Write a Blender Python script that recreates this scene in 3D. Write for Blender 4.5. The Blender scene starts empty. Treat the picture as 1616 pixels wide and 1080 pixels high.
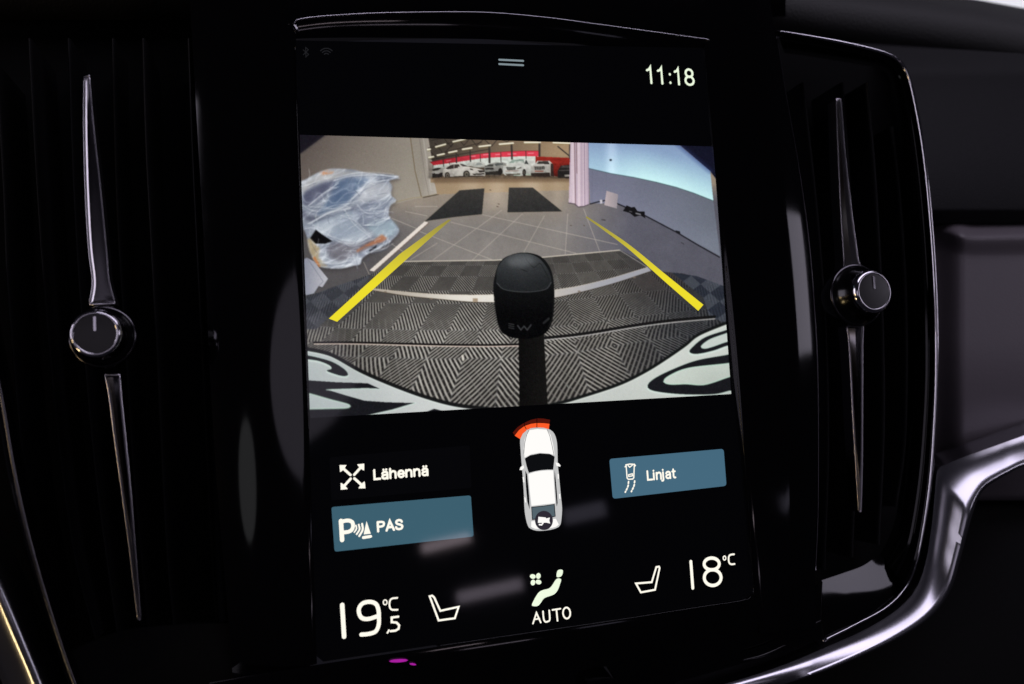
import bpy, math, random
import numpy as np
from mathutils import Vector, Matrix

# ------------------------------------------------------------------ camera
scene = bpy.context.scene
C = scene.collection
F_PX, CX, CY = 1250.0, 808.0, 540.0          # photograph is 1616 x 1080
CAM = np.array([-3.1, -237.2, -84.2])         # millimetres: x right, y into the dash, z up; screen glass is y = 0
RX, RY, RZ = 0.0966, -0.2606, -0.0637

def _rot(a, b, c):
    ca, sa, cb, sb, cc, sc = math.cos(a), math.sin(a), math.cos(b), math.sin(b), math.cos(c), math.sin(c)
    Rx = np.array([[1, 0, 0], [0, ca, -sa], [0, sa, ca]])
    Ry = np.array([[cb, 0, sb], [0, 1, 0], [-sb, 0, cb]])
    Rz = np.array([[cc, -sc, 0], [sc, cc, 0], [0, 0, 1]])
    return Rz @ Ry @ Rx
_R = _rot(RX, RY, RZ)
AX = np.stack([_R[0], -_R[2], _R[1]])         # columns: camera axes in scene axes

cam_data = bpy.data.cameras.new('camera')
cam_data.sensor_width = 36.0
cam_data.lens = 36.0 * F_PX / 1616.0
cam_data.clip_start = 0.005
cam_data.clip_end = 50.0
cam = bpy.data.objects.new('camera', cam_data)
M4 = Matrix.Identity(4)
for i in range(3):
    for j in range(3):
        M4[i][j] = float(AX[i, j])
    M4[i][3] = float(CAM[i]) * 0.001
cam.matrix_world = M4
C.objects.link(cam)
scene.camera = cam
cam_data.dof.use_dof = True
cam_data.dof.aperture_fstop = 10.0

def ray(px, py):
    d = AX @ np.array([(px - CX) / F_PX, -(py - CY) / F_PX, -1.0])
    return d
def U(px, py, y=0.0):
    """point (mm) where the sight line through a pixel meets the plane at depth y"""
    d = ray(px, py)
    return CAM + d * ((y - CAM[1]) / d[1])
cam_data.dof.focus_distance = float(-((U(850, 450) - CAM) @ AX[:, 2])) * 0.001
def mm_per_px(px, py, y=0.0):
    return float(np.linalg.norm(U(px + 1, py, y) - U(px, py, y)))

# ------------------------------------------------------------------ light
world = bpy.data.worlds.new('World')
scene.world = world
world.use_nodes = True
world.node_tree.nodes['Background'].inputs[0].default_value = (0.75, 0.72, 1.0, 1)
world.node_tree.nodes['Background'].inputs[1].default_value = 0.010
scene.view_settings.view_transform = 'Standard'
scene.view_settings.look = 'None'
scene.view_settings.exposure = 0.0
scene.view_settings.gamma = 1.0

def lamp(name, loc, target, w, h, radiance, color, roll=0.0, shape='RECTANGLE', spread=180):
    d = bpy.data.lights.new(name, 'AREA')
    d.shape = shape
    d.size, d.size_y = w * 0.001, h * 0.001
    area = d.size * d.size_y * (math.pi / 4 if shape == 'ELLIPSE' else 1)
    d.energy = radiance * math.pi * area
    d.color = color
    d.spread = math.radians(spread)
    o = bpy.data.objects.new(name, d)
    v = Vector(target) - Vector(loc)
    q = v.to_track_quat('-Z', 'Y')
    o.rotation_euler = (q.to_matrix() @ Matrix.Rotation(roll, 3, 'Z')).to_euler()
    o.location = Vector(loc) * 0.001
    C.objects.link(o)
    return o

def mirror_pt(px, py, yl):
    """where the screen glass, seen at this pixel, mirrors the plane y = yl behind the camera"""
    m = CAM.copy(); m[1] = -m[1]
    p = U(px, py, 0)
    return m + (p - m) * ((m[1] - yl) / m[1])

def glass_lamp(name, p0, p1, thick, radiance, color, yl=-700):
    a, b = mirror_pt(*p0, yl), mirror_pt(*p1, yl)
    c = (a + b) / 2
    L = float(np.linalg.norm(b - a))
    ang = math.atan2(b[2] - a[2], b[0] - a[0])
    # the lamp faces +y; its local x runs along -x of the scene
    o = lamp(name, c, c + np.array([0, 100, 0]), L, thick, radiance, color)
    o.rotation_euler = Matrix(((math.cos(ang), -math.sin(ang) * 0, 0), (0, 1, 0), (0, 0, 1))).to_euler()
    X = Vector((math.cos(ang), 0, math.sin(ang)))
    Z = Vector((0, -1, 0))
    Y = Z.cross(X)
    o.rotation_euler = Matrix((X, Y, Z)).transposed().to_euler()
    return o
LAV = (0.86, 0.80, 1.0)
def bounce(px, py, y, nrm, dist):
    """where a gloss surface at this pixel, with this normal, looks to"""
    nrm = np.asarray(nrm, float); nrm = nrm / np.linalg.norm(nrm)
    p = U(px, py, y); v = p - CAM; v = v / np.linalg.norm(v)
    return p, p + (v - 2 * (v @ nrm) * nrm) * dist
# cabin windows and slits behind the camera
lamp('roof_window', (380, -560, 720), (200, 0, -100), 1200, 420, 2.4, LAV)
lamp('side_window', (-1000, -250, 150), (0, 0, -40), 440, 520, 2.2, (0.9, 0.84, 1.0))
lamp('rear_right_window', (1150, -800, 105), (250, 0, 0), 380, 300, 2.2, (0.88, 0.82, 1.0))
_p, _l = bounce(482, 592, -1, (-0.13, -1, 0), 900)
lamp('rear_left_window', _l, _p, 620, 290, 0.5, (0.88, 0.80, 1.0), shape='ELLIPSE')
_p, _l = bounce(420, 752, 2, (-0.40, -1, 0), 900)
lamp('door_glass', _l, _p, 130, 165, 0.38, (0.96, 0.97, 1.0), shape='ELLIPSE')
lamp('reading_lamp', (-700, -270, -140), (100, 0, -120), 120, 90, 9.0, (1.0, 0.72, 0.32))
_p, _l = bounce(18, 985, -1.5, (-0.42, -0.89, -0.18), 700)
lamp('trim_glint_lamp', _l, _p, 70, 110, 16.0, (1.0, 0.74, 0.36))  # added lamp, aimed to put a warm glint on the left trim
glass_lamp('window_slit_a', (666, 866), (742, 847), 11, 3.4, (1.0, 0.82, 0.92))
glass_lamp('window_slit_b', (722, 944), (824, 921), 13, 2.0, (0.95, 0.82, 1.0))
glass_lamp('window_slit_c', (890, 817), (955, 802), 18, 0.7, (0.8, 0.75, 1.0))

# ------------------------------------------------------------------ materials
def s2l(c):
    c = np.asarray(c, dtype=float) / 255.0
    return np.where(c <= 0.04045, c / 12.92, ((c + 0.055) / 1.055) ** 2.4)

def mat(name, base=(0.01, 0.01, 0.01), rough=0.4, metal=0.0, emit=None, estr=1.0, spec=0.5, coat=0.0, coat_rough=0.03, bump=0.0, bump_scale=400.0, rough_var=0.0):
    m = bpy.data.materials.new(name)
    m.use_nodes = True
    nt = m.node_tree
    b = nt.nodes['Principled BSDF']
    b.inputs['Base Color'].default_value = (*base, 1)
    b.inputs['Roughness'].default_value = rough
    b.inputs['Metallic'].default_value = metal
    b.inputs['Specular IOR Level'].default_value = spec
    b.inputs['Coat Weight'].default_value = coat
    b.inputs['Coat Roughness'].default_value = coat_rough
    if emit is not None:
        e = s2l(emit)
        b.inputs['Emission Color'].default_value = (float(e[0]), float(e[1]), float(e[2]), 1)
        b.inputs['Emission Strength'].default_value = estr
    if bump or rough_var:
        tc = nt.nodes.new('ShaderNodeTexCoord')
        nz = nt.nodes.new('ShaderNodeTexNoise')
        nz.inputs['Scale'].default_value = bump_scale
        nz.inputs['Detail'].default_value = 6
        nt.links.new(tc.outputs['Object'], nz.inputs['Vector'])
        if bump:
            bp = nt.nodes.new('ShaderNodeBump')
            bp.inputs['Strength'].default_value = bump
            bp.inputs['Distance'].default_value = 0.0003
            nt.links.new(nz.outputs['Fac'], bp.inputs['Height'])
            nt.links.new(bp.outputs['Normal'], b.inputs['Normal'])
        if rough_var:
            n2 = nt.nodes.new('ShaderNodeTexNoise')
            n2.inputs['Scale'].default_value = 60
            n2.inputs['Detail'].default_value = 8
            nt.links.new(tc.outputs['Object'], n2.inputs['Vector'])
            mr = nt.nodes.new('ShaderNodeMapRange')
            mr.inputs['To Min'].default_value = max(0.0, rough - rough_var)
            mr.inputs['To Max'].default_value = rough + rough_var
            nt.links.new(n2.outputs['Fac'], mr.inputs['Value'])
            nt.links.new(mr.outputs['Result'], b.inputs['Roughness'])
    return m

PIANO = mat('piano_black', (0.0012, 0.0011, 0.0014), 0.06, rough_var=0.03)
GLOSS = mat('gloss_black_plastic', (0.0015, 0.0014, 0.0018), 0.16, rough_var=0.05)
VANE = mat('vane_black_plastic', (0.002, 0.0019, 0.0022), 0.42, bump=0.15, bump_scale=900)
VOID = mat('duct_black', (0.0006, 0.0006, 0.0007), 0.8, spec=0.1)
CHROME = mat('chrome', (0.62, 0.60, 0.64), 0.10, 1.0, rough_var=0.04)
SOFTCHROME = mat('soft_chrome', (0.60, 0.58, 0.62), 0.24, 1.0, rough_var=0.06)
DARKCHROME = mat('dark_chrome', (0.11, 0.105, 0.115), 0.2, 1.0, rough_var=0.05)
SATIN = mat('satin_silver', (0.55, 0.54, 0.58), 0.23, 1.0, rough_var=0.05)
KNOBFACE = mat('knob_face', (0.012, 0.011, 0.012), 0.35, rough_var=0.08)
LEATHER = mat('dash_leather', (0.004, 0.0038, 0.005), 0.65, spec=0.22, bump=0.6, bump_scale=1200)
PADTOP = mat('dash_top_vinyl', (0.022, 0.022, 0.021), 0.7, bump=0.7, bump_scale=900)
DOORP = mat('satin_panel', (0.125, 0.108, 0.12), 0.48, bump=0.25, bump_scale=1500)
GLASS = mat('display_glass', (0.0008, 0.0009, 0.0011), 0.05, emit=(2, 2, 3))
def disp(name, rgb, k=1.0):
    return mat(name, (0.0005, 0.0005, 0.0005), 0.05, emit=rgb, estr=k)
WHITE = disp('display_white', (255, 250, 236), 1.05)
CLOCKW = disp('display_clock_white', (240, 252, 226))

# ------------------------------------------------------------------ object helpers
def tag(o, label=None, cat=None, group=None, kind=None):
    if label: o['label'] = label
    if cat: o['category'] = cat
    if group: o['group'] = group
    if kind: o['kind'] = kind
    return o
def thing(name, loc_mm, label, cat, group=None):
    o = bpy.data.objects.new(name, None)
    o.empty_display_size = 0.01
    o.location = Vector([float(v) for v in loc_mm]) * 0.001
    C.objects.link(o)
    return tag(o, label, cat, group)
def world_loc(o):
    v = Vector((0, 0, 0))
    while o is not None:
        v = v + o.location; o = o.parent
    return v
def build(name, verts, faces, m, parent=None, smooth=True, sharp=None):
    """verts in mm, scene coordinates; origin goes to the mesh's own middle"""
    v = np.asarray(verts, dtype=float)
    c = (v.min(0) + v.max(0)) / 2
    me = bpy.data.meshes.new(name)
    me.from_pydata(((v - c) * 0.001).tolist(), [], faces)
    me.validate()
    me.materials.append(m)
    if smooth:
        me.polygons.foreach_set('use_smooth', [True] * len(me.polygons))
        if sharp: me.set_sharp_from_angle(angle=math.radians(sharp))
    o = bpy.data.objects.new(name, me)
    C.objects.link(o)
    o.location = Vector((c * 0.001).tolist())
    if parent is not None:
        base = world_loc(parent)
        o.parent = parent
        o.location = o.location - base
    return o

def spline(pts, n, closed=False):
    """Catmull-Rom through pts (any dimension), n samples evenly along it"""
    P = np.asarray(pts, dtype=float)
    if len(P) == 2 and not closed:
        t = np.linspace(0, 1, n)[:, None]
        return P[0] * (1 - t) + P[1] * t
    if closed:
        Q = np.vstack([P[-1], P, P[0], P[1]])
        segs = len(P)
    else:
        Q = np.vstack([2 * P[0] - P[1], P, 2 * P[-1] - P[-2]])
        segs = len(P) - 1
    out = []
    k = 24
    for i in range(segs):
        p0, p1, p2, p3 = Q[i:i + 4]
        for t in np.arange(k) / k:
            out.append(0.5 * ((2 * p1) + (-p0 + p2) * t + (2 * p0 - 5 * p1 + 4 * p2 - p3) * t * t + (-p0 + 3 * p1 - 3 * p2 + p3) * t ** 3))
    out.append(P[0] if closed else P[-1])
    out = np.array(out)
    s = np.r_[0, np.cumsum(np.linalg.norm(np.diff(out, axis=0), axis=1))]
    tt = np.linspace(0, s[-1], n + 1 if closed else n)
    if closed: tt = tt[:-1]
    return np.stack([np.interp(tt, s, out[:, j]) for j in range(out.shape[1])], 1)
def PC(pts, y=0.0, n=60, closed=False):
    """pixel polyline -> n points (mm) on a smooth curve at depth y; points may carry their own depth"""
    if len(pts[0]) == 3:
        S = spline(pts, n, closed)
        return np.array([U(a, b, d) for a, b, d in S])
    S = spline(pts, n, closed)
    return np.array([U(a, b, y) for a, b in S])
def loft(curves, close_u=False, close_v=False):
    m, n = len(curves), len(curves[0])
    V = np.vstack(curves)
    Fs = []
    for i in range(m if close_u else m - 1):
        for j in range(n if close_v else n - 1):
            a, b = i, (i + 1) % m
            c = (j + 1) % n
            Fs.append((a * n + j, a * n + c, b * n + c, b * n + j))
    return V, Fs
def tube(pts, r, k=10, closed=False):
    P = np.asarray(pts); n = len(P)
    T = np.gradient(P, axis=0)
    if closed:
        T = (np.roll(P, -1, 0) - np.roll(P, 1, 0))
    T /= np.linalg.norm(T, axis=1)[:, None]
    ref = np.array([0.0, 1.0, 0.0])
    V = []
    rr = np.broadcast_to(np.asarray(r, dtype=float), (n,))
    for i in range(n):
        a = np.cross(T[i], ref); a /= np.linalg.norm(a)
        b = np.cross(T[i], a)
        for j in range(k):
            th = 2 * math.pi * j / k
            V.append(P[i] + rr[i] * (math.cos(th) * a + math.sin(th) * b))
    Fs = []
    for i in range(n if closed else n - 1):
        for j in range(k):
            i2 = (i + 1) % n
            Fs.append((i * k + j, i * k + (j + 1) % k, i2 * k + (j + 1) % k, i2 * k + j))
    if not closed:
        Fs.append(tuple(range(k))); Fs.append(tuple(range((n - 1) * k, n * k))[::-1])
    return V, Fs
def lathe_y(center_xz, prof, k=64):
    """prof: list of (radius mm, y mm); axis along y"""
    V, Fs = [], []
    for r, y in prof:
        for j in range(k):
            th = 2 * math.pi * j / k
            V.append((center_xz[0] + r * math.cos(th), y, center_xz[1] + r * math.sin(th)))
    n = len(prof)
    for i in range(n - 1):
        for j in range(k):
            Fs.append((i * k + j, i * k + (j + 1) % k, (i + 1) * k + (j + 1) % k, (i + 1) * k + j))
    return V, Fs
def merge(*parts):
    V, Fs, o = [], [], 0
    for v, f in parts:
        V.extend([tuple(p) for p in v]); Fs.extend([tuple(i + o for i in q) for q in f]); o += len(v)
    return V, Fs

# ------------------------------------------------------------------ touchscreen
def crop(x0, y0, k):
    return lambda pts: [(x0 + x / k, y0 + y / k) for x, y in pts]
k4 = crop(780, 650, 5.14)
k3 = crop(490, 660, 4.91)
k5 = crop(930, 680, 3.857)
k6 = crop(500, 870, 3.673)

def poly(pts, y):
    return [tuple(U(a, b, y)) for a, b in pts], [tuple(range(len(pts)))]
def stroke(pts, w_px, y, closed=False, smooth=False, n=40):
    if smooth: pts = spline(pts, n, closed)
    P = np.array([U(a, b, y) for a, b in pts])[:, [0, 2]]
    cx, cy = np.mean(np.asarray(pts)[:, 0]), np.mean(np.asarray(pts)[:, 1])
    return stroke_mm(P, 0.5 * w_px * mm_per_px(cx, cy), y, closed)
def stroke_mm(P, h, y, closed=False):
    P = np.asarray(P, dtype=float)
    n = len(P)
    L, Rr = [], []
    for i in range(n):
        if closed: a, b, c = P[i - 1], P[i], P[(i + 1) % n]
        else: a, b, c = P[max(i - 1, 0)], P[i], P[min(i + 1, n - 1)]
        d1 = b - a; d2 = c - b
        if np.linalg.norm(d1) < 1e-9: d1 = d2
        if np.linalg.norm(d2) < 1e-9: d2 = d1
        d1 = d1 / np.linalg.norm(d1); d2 = d2 / np.linalg.norm(d2)
        n1 = np.array([-d1[1], d1[0]]); n2 = np.array([-d2[1], d2[0]])
        m = n1 + n2; m /= max(np.linalg.norm(m), 1e-6)
        s = h / max(0.35, float(m @ n1))
        L.append(b + m * s); Rr.append(b - m * s)
    V = [(p[0], y, p[1]) for p in L] + [(p[0], y, p[1]) for p in Rr]
    Fs = [(i, (i + 1) % n, n + (i + 1) % n, n + i) for i in range(n if closed else n - 1)]
    if not closed:                                  # round ends
        for i, e, sgn in ((0, 1, -1), (n - 1, n - 2, 1)):
            d = (P[i] - P[e]); d /= np.linalg.norm(d)
            nn = np.array([-d[1], d[0]])
            base = len(V)
            arc = [P[i] + h * (math.cos(t) * nn + math.sin(t) * d) for t in np.linspace(0, math.pi, 9)]
            V += [(p[0], y, p[1]) for p in arc]
            Fs.append(tuple(range(base, base + 9)))
    return V, Fs
def ell(cx, cy, rx, ry, n=28, rot=0.0):
    return [(cx + rx * math.cos(t) * math.cos(rot) - ry * math.sin(t) * math.sin(rot),
             cy + rx * math.cos(t) * math.sin(rot) + ry * math.sin(t) * math.cos(rot)) for t in np.linspace(0, 2 * math.pi, n, endpoint=False)]
ARCH = [(0, .44), (.07, .62), (.24, .72), (.40, .64), (.44, .46), (.44, 0)]
def oval(cx, cy, rx, ry): return ('o', [(cx + rx * math.cos(t), cy + ry * math.sin(t)) for t in np.linspace(0, 2 * math.pi, 28, endpoint=False)])
def dot(x, y): return ('l', [(x, y - .012), (x, y + .012)])
LOWER_A = [('s', [(.03, .55), (.10, .67), (.25, .72), (.40, .65), (.44, .50), (.44, 0)]), ('s', [(.44, .42), (.22, .39), (.05, .31), (.02, .16), (.12, .03), (.27, .02), (.40, .12), (.44, .24)])]
GLYPH = {   # advance, strokes: l straight, s smooth, o closed; unit is the cap height
    'L': (.66, [('l', [(.02, .98), (.02, .03), (.48, .03)])]),
    'ä': (.68, LOWER_A + [dot(.13, .95), dot(.36, .95)]), 'a': (.68, LOWER_A),
    'h': (.68, [('l', [(0, .98), (0, .02)]), ('s', ARCH)]),
    'e': (.66, [('s', [(.03, .37), (.25, .37), (.46, .38), (.41, .60), (.24, .71), (.07, .62), (0, .37), (.07, .12), (.25, .02), (.44, .14)])]),
    'n': (.68, [('l', [(0, .71), (0, .02)]), ('s', ARCH)]),
    'i': (.30, [('l', [(0, .71), (0, .02)]), dot(0, .97)]),
    'j': (.30, [('s', [(0, .71), (0, .3), (0, -.08), (-.05, -.19), (-.15, -.2)]), dot(0, .97)]),
    't': (.42, [('s', [(.12, .93), (.12, .5), (.12, .18), (.18, .04), (.30, .02)]), ('l', [(0, .70), (.28, .70)])]),
    'P': (.74, [('l', [(.02, 0), (.02, .98)]), ('s', [(.02, .97), (.32, .97), (.50, .90), (.54, .74), (.49, .57), (.32, .49), (.02, .49)])]),
    'A': (.80, [('l', [(0, 0), (.31, .98), (.63, 0)]), ('l', [(.12, .32), (.51, .32)])]),
    'S': (.70, [('s', [(.53, .78), (.46, .92), (.29, .98), (.11, .92), (.05, .75), (.14, .60), (.31, .52), (.49, .42), (.56, .26), (.48, .08), (.29, .02), (.10, .08), (.02, .25)])]),
    '1': (.66, [('l', [(.05, .78), (.18, .84), (.26, .98), (.26, 0)])]),
    '8': (.66, [oval(.27, .74, .21, .235), oval(.27, .27, .25, .26)]),
    ':': (.36, [dot(.10, .60), dot(.10, .08)]),
}
def text(name, s, left, right, cap_px, y, m, parent, w_px=2.6):
    x = 0.0; segs = []; lo, hi = 1e9, -1e9
    for ch in s:
        adv, st = GLYPH[ch]
        for kind, pts in st:
            q = [(x + a, b) for a, b in pts]
            segs.append((kind, q))
            lo = min(lo, min(p[0] for p in q)); hi = max(hi, max(p[0] for p in q))
        x += adv
    l, r = np.array(left, float), np.array(right, float)
    l = l + (w_px / 2, 0); r = r - (w_px / 2, 0)
    A = U(*l, y); B = U(*r, y)
    cap = (cap_px - w_px * 0.9) * mm_per_px(*left)
    out = []
    q3 = lambda a, b: (A[0] + (a - lo) / (hi - lo) * (B[0] - A[0]), A[2] + 0.45 * w_px * mm_per_px(*left) + b * cap)
    for i, (kind, q) in enumerate(segs):
        pts = [q3(a, b) for a, b in q]
        if kind == 's': pts = [tuple(p) for p in spline(pts, 26)]
        out.append(stroke_mm(pts, 0.5 * w_px * mm_per_px(*left), y - 0.012 * (i % 3), kind == 'o'))
    return build(name, *merge(*out), m, parent, smooth=False)

ts = thing('touchscreen', U(815, 1020, 0), 'large portrait touchscreen showing the reversing camera view and parking menu', 'touchscreen')
GL = [(467, 64), (1112, 76), (1150, 500), (1191, 932), (1176, 946), (960, 980), (700, 1018), (512, 1046), (500, 1036), (487, 660)]
g_front = [U(a, b, 0) for a, b in GL]
g_back = [U(a, b, 0) + np.array([0, 4, 0]) for a, b in GL]
n = len(GL)
build('glass', g_front + g_back, [tuple(range(n))[::-1], tuple(range(n, 2 * n))] + [(i, (i + 1) % n, n + (i + 1) % n, n + i) for i in range(n)], GLASS, ts, smooth=False)

Y1, Y2, Y3, Y4 = -0.10, -0.20, -0.30, -0.40

# ---- the camera picture, a flat image on the display: colours worked out point by point on a fine sheet
SS = 2
PX0, PY0, PW, PH = 462, 200, 704, 470
W2, H2 = PW * SS, PH * SS
IMG = np.zeros((H2, W2, 3))
gy, gx = np.mgrid[0:H2, 0:W2]
GX = PX0 + (gx + 0.5) / SS
GY = PY0 + (gy + 0.5) / SS
rng = np.random.default_rng(7)

def vnoise(X, Y, sc, seed=0, octaves=1):
    out = 0; amp = 1.0; tot = 0
    for o in range(octaves):
        r = np.random.default_rng(seed + o * 17)
        tab = r.random((256, 256))
        x, y = X / sc, Y / sc
        xi, yi = np.floor(x).astype(int), np.floor(y).astype(int)
        fx, fy = x - xi, y - yi
        fx, fy = fx * fx * (3 - 2 * fx), fy * fy * (3 - 2 * fy)
        a = tab[yi % 256, xi % 256]; b = tab[yi % 256, (xi + 1) % 256]
        c = tab[(yi + 1) % 256, xi % 256]; d = tab[(yi + 1) % 256, (xi + 1) % 256]
        out = out + amp * ((a * (1 - fx) + b * fx) * (1 - fy) + (c * (1 - fx) + d * fx) * fy)
        tot += amp; amp *= 0.5; sc = sc / 2
    return out / tot
def box_of(P):
    x0, y0 = P.min(0); x1, y1 = P.max(0)
    return max(0, int((y0 - PY0) * SS) - 1), min(H2, int((y1 - PY0) * SS) + 2), max(0, int((x0 - PX0) * SS) - 1), min(W2, int((x1 - PX0) * SS) + 2)
def inside(P, i0, i1, j0, j1):
    X, Y = GX[i0:i1, j0:j1], GY[i0:i1, j0:j1]
    ins = np.zeros(X.shape, bool)
    for k in range(len(P)):
        xa, ya = P[k - 1]; xb, yb = P[k]
        if ya == yb: continue
        ins ^= ((ya > Y) != (yb > Y)) & (X < (xb - xa) * (Y - ya) / (yb - ya) + xa)
    return ins
def fill(pts, col, a=1.0):
    """paint a polygon; col: rgb, or an (H,W,3) field; a: number or field"""
    P = np.asarray(pts, dtype=float)
    i0, i1, j0, j1 = box_of(P)
    if i1 <= i0 or j1 <= j0: return
    al = inside(P, i0, i1, j0, j1) * (a[i0:i1, j0:j1] if isinstance(a, np.ndarray) else a)
    al = al[..., None]
    c = np.asarray(col, dtype=float)
    if c.ndim == 3: c = c[i0:i1, j0:j1]
    IMG[i0:i1, j0:j1] = IMG[i0:i1, j0:j1] * (1 - al) + c * al
def gauss(a, r):
    k = np.exp(-0.5 * (np.arange(-int(2.5 * r) - 1, int(2.5 * r) + 2) / r) ** 2); k /= k.sum()
    a = np.apply_along_axis(np.convolve, 0, a, k, 'same')
    return np.apply_along_axis(np.convolve, 1, a, k, 'same')
def sfill(pts, col, a=1.0, r=2.5):
    """paint a polygon with soft edges (r in photo pixels)"""
    P = np.asarray(pts, dtype=float)
    m = 3 * r
    i0, i1, j0, j1 = box_of(np.vstack([P - m, P + m]))
    if i1 <= i0 or j1 <= j0: return
    al = gauss(inside(P, i0, i1, j0, j1).astype(float), r * SS) * (a[i0:i1, j0:j1] if isinstance(a, np.ndarray) else a)
    al = al[..., None]
    c = np.asarray(col, dtype=float)
    if c.ndim == 3: c = c[i0:i1, j0:j1]
    IMG[i0:i1, j0:j1] = IMG[i0:i1, j0:j1] * (1 - al) + c * al
def line(pts, w, col, a=1.0, soft=0.4):
    P = np.asarray(pts, dtype=float)
    x0, y0 = P.min(0) - w - 3; x1, y1 = P.max(0) + w + 3
    i0 = max(0, int((y0 - PY0) * SS)); i1 = min(H2, int((y1 - PY0) * SS) + 1)
    j0 = max(0, int((x0 - PX0) * SS)); j1 = min(W2, int((x1 - PX0) * SS) + 1)
    if i1 <= i0 or j1 <= j0: return
    X, Y = GX[i0:i1, j0:j1], GY[i0:i1, j0:j1]
    D = np.full(X.shape, 1e9)
    for (xa, ya), (xb, yb) in zip(P[:-1], P[1:]):
        dx, dy = xb - xa, yb - ya
        t = np.clip(((X - xa) * dx + (Y - ya) * dy) / max(dx * dx + dy * dy, 1e-9), 0, 1)
        D = np.minimum(D, np.hypot(X - xa - t * dx, Y - ya - t * dy))
    al = (np.clip((w / 2 + soft - D) / (2 * soft), 0, 1) * a)[..., None]
    IMG[i0:i1, j0:j1] = IMG[i0:i1, j0:j1] * (1 - al) + np.asarray(col, dtype=float) * al
def grad(c0, c1, t):
    t = np.clip(t, 0, 1)[..., None]
    return np.asarray(c0, float) * (1 - t) + np.asarray(c1, float) * t
def curve(pts, n=60): return [tuple(p) for p in spline(pts, n)]
f6 = crop(460, 200, 4.489)
f7 = crop(800, 200, 4.489)
fs = crop(660, 205, 6.215)
q1 = crop(470, 400, 4.0)
q2 = crop(800, 400, 4.0)

# floor
IMG[:] = grad((153, 141, 127), (130, 126, 123), (GY - 280) / 80)
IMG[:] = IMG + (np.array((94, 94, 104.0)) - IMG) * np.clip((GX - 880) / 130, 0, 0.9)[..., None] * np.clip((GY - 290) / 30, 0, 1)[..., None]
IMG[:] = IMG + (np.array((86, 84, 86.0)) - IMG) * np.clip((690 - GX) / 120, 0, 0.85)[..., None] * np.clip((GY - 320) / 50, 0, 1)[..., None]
IMG *= (0.96 + 0.08 * vnoise(GX, GY, 14, 3, 3))[..., None]
# tile joints
J = (176, 168, 160)
for a, b in ([(684, 410), (792, 332)], [(746, 410), (824, 338)], [(661, 365), (776, 410)], [(712, 351), (909, 400)], [(761, 339), (974, 386)],
             [(826.7, 398), (859, 341)], [(892, 401.6), (896, 338)], [(946, 396), (921, 330)], [(614, 343), (660, 362)], [(640, 334), (674, 341)],
             [(574, 414), (583, 434)], [(648, 410), (690, 384)], [(618, 385), (640, 400)], [(655, 326), (690, 326)]):
    line([a, b], 1.1, J, 0.62)
# left wall and curtain
fill([(465, 205), (676, 205), (676, 217), (690, 306), (640, 318), (600, 330), (465, 360)], grad((106, 98, 94), (152, 146, 137), (GX - 480) / 190 + (GY - 215) / 420))
fill([(661, 210), (676, 210), (692, 306), (668, 312)], grad((140, 134, 126), (172, 166, 158), (GX - 656) / 30))
line([(647, 212), (655, 270), (665, 311)], 1.4, (105, 92, 72), 0.7)
line([(661, 212), (671, 280), (677, 308)], 1.0, (116, 110, 106), 0.5)
line([(667, 212), (680, 300)], 2.2, (186, 180, 173), 0.5)
line(curve([(625, 319), (650, 313), (668, 311), (690, 306)]), 1.5, (150, 140, 120), 0.8)
line([(668, 312), (692, 307)], 1.6, (60, 52, 46), 0.7)
fill([(465, 205), (514, 213), (471, 245)], (34, 31, 40))
line([(514, 213), (471, 245)], 3, (70, 66, 70), 0.5, 2)
# showroom behind the opening
fill([(674, 205), (903, 205), (903, 262), (689, 300)], grad((62, 57, 52), (158, 138, 114), (GX - 690) / 200))
for a, b in ([(680, 222), (705, 217)], [(676, 234), (740, 219)], [(690, 244), (760, 225)], [(680, 252), (770, 236)], [(700, 218), (712, 232)], [(712, 232), (722, 217)],
             [(722, 217), (732, 230)], [(732, 230), (742, 218)], [(690, 231), (700, 243)], [(700, 243), (716, 226)], [(742, 218), (752, 230)], [(752, 230), (764, 219)], [(764, 220), (776, 231)],
             [(776, 231), (786, 219)], [(680, 240), (690, 251)], [(716, 238), (724, 247)], [(686, 226), (692, 232)], [(786, 219), (800, 224)], [(800, 224), (810, 219)]):
    line([a, b], 1.1, (34, 30, 28), 0.85)
red_t = fs([(118, 318), (250, 292), (400, 268), (560, 243), (700, 226), (900, 213), (1050, 208), (1180, 208)])
red_b = fs([(1180, 262), (1050, 260), (900, 265), (750, 272), (610, 283), (400, 315), (150, 350)])
win_b = fs([(150, 385), (400, 360), (700, 350), (1000, 340), (1150, 330)])
fill(red_b[::-1] + [(844, 268)] + win_b[::-1], (228, 236, 228))
fill(red_t + red_b, grad((176, 44, 58), (208, 64, 84), (GX - 690) / 60))
line(red_t, 1.0, (120, 30, 40), 0.8)
for p in ([(520, 262), (560, 258)], [(640, 246), (690, 242)], [(880, 240), (960, 236)], [(1080, 232), (1130, 230)], [(760, 245), (800, 241)], [(280, 308), (320, 300)]):
    line(fs(p), 1.2, (255, 170, 180), 0.8)
fill(fs([(1150, 262), (1490, 276), (1490, 490), (1340, 470), (1150, 330)]), grad((150, 40, 32), (112, 30, 26), (GY - 250) / 30))
for p, w in (([(697, 150), (700, 320)], 3.4), ([(915, 140), (920, 290)], 3.2), ([(508, 200), (513, 310)], 2.2), ([(372, 240), (376, 330)], 2.2), ([(1189, 90), (1189, 255)], 3.4),
             ([(608, 245), (612, 330)], 1.2), ([(810, 225), (812, 320)], 1.2), ([(1056, 210), (1058, 290)], 1.2), ([(245, 300), (250, 360)], 1.4), ([(305, 318), (308, 350)], 1), ([(1370, 165), (1484, 258)], 2.0), ([(1484, 140), (1484, 280)], 1.6)):
    line(fs(p), w, (46, 42, 42), 0.9)
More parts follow.
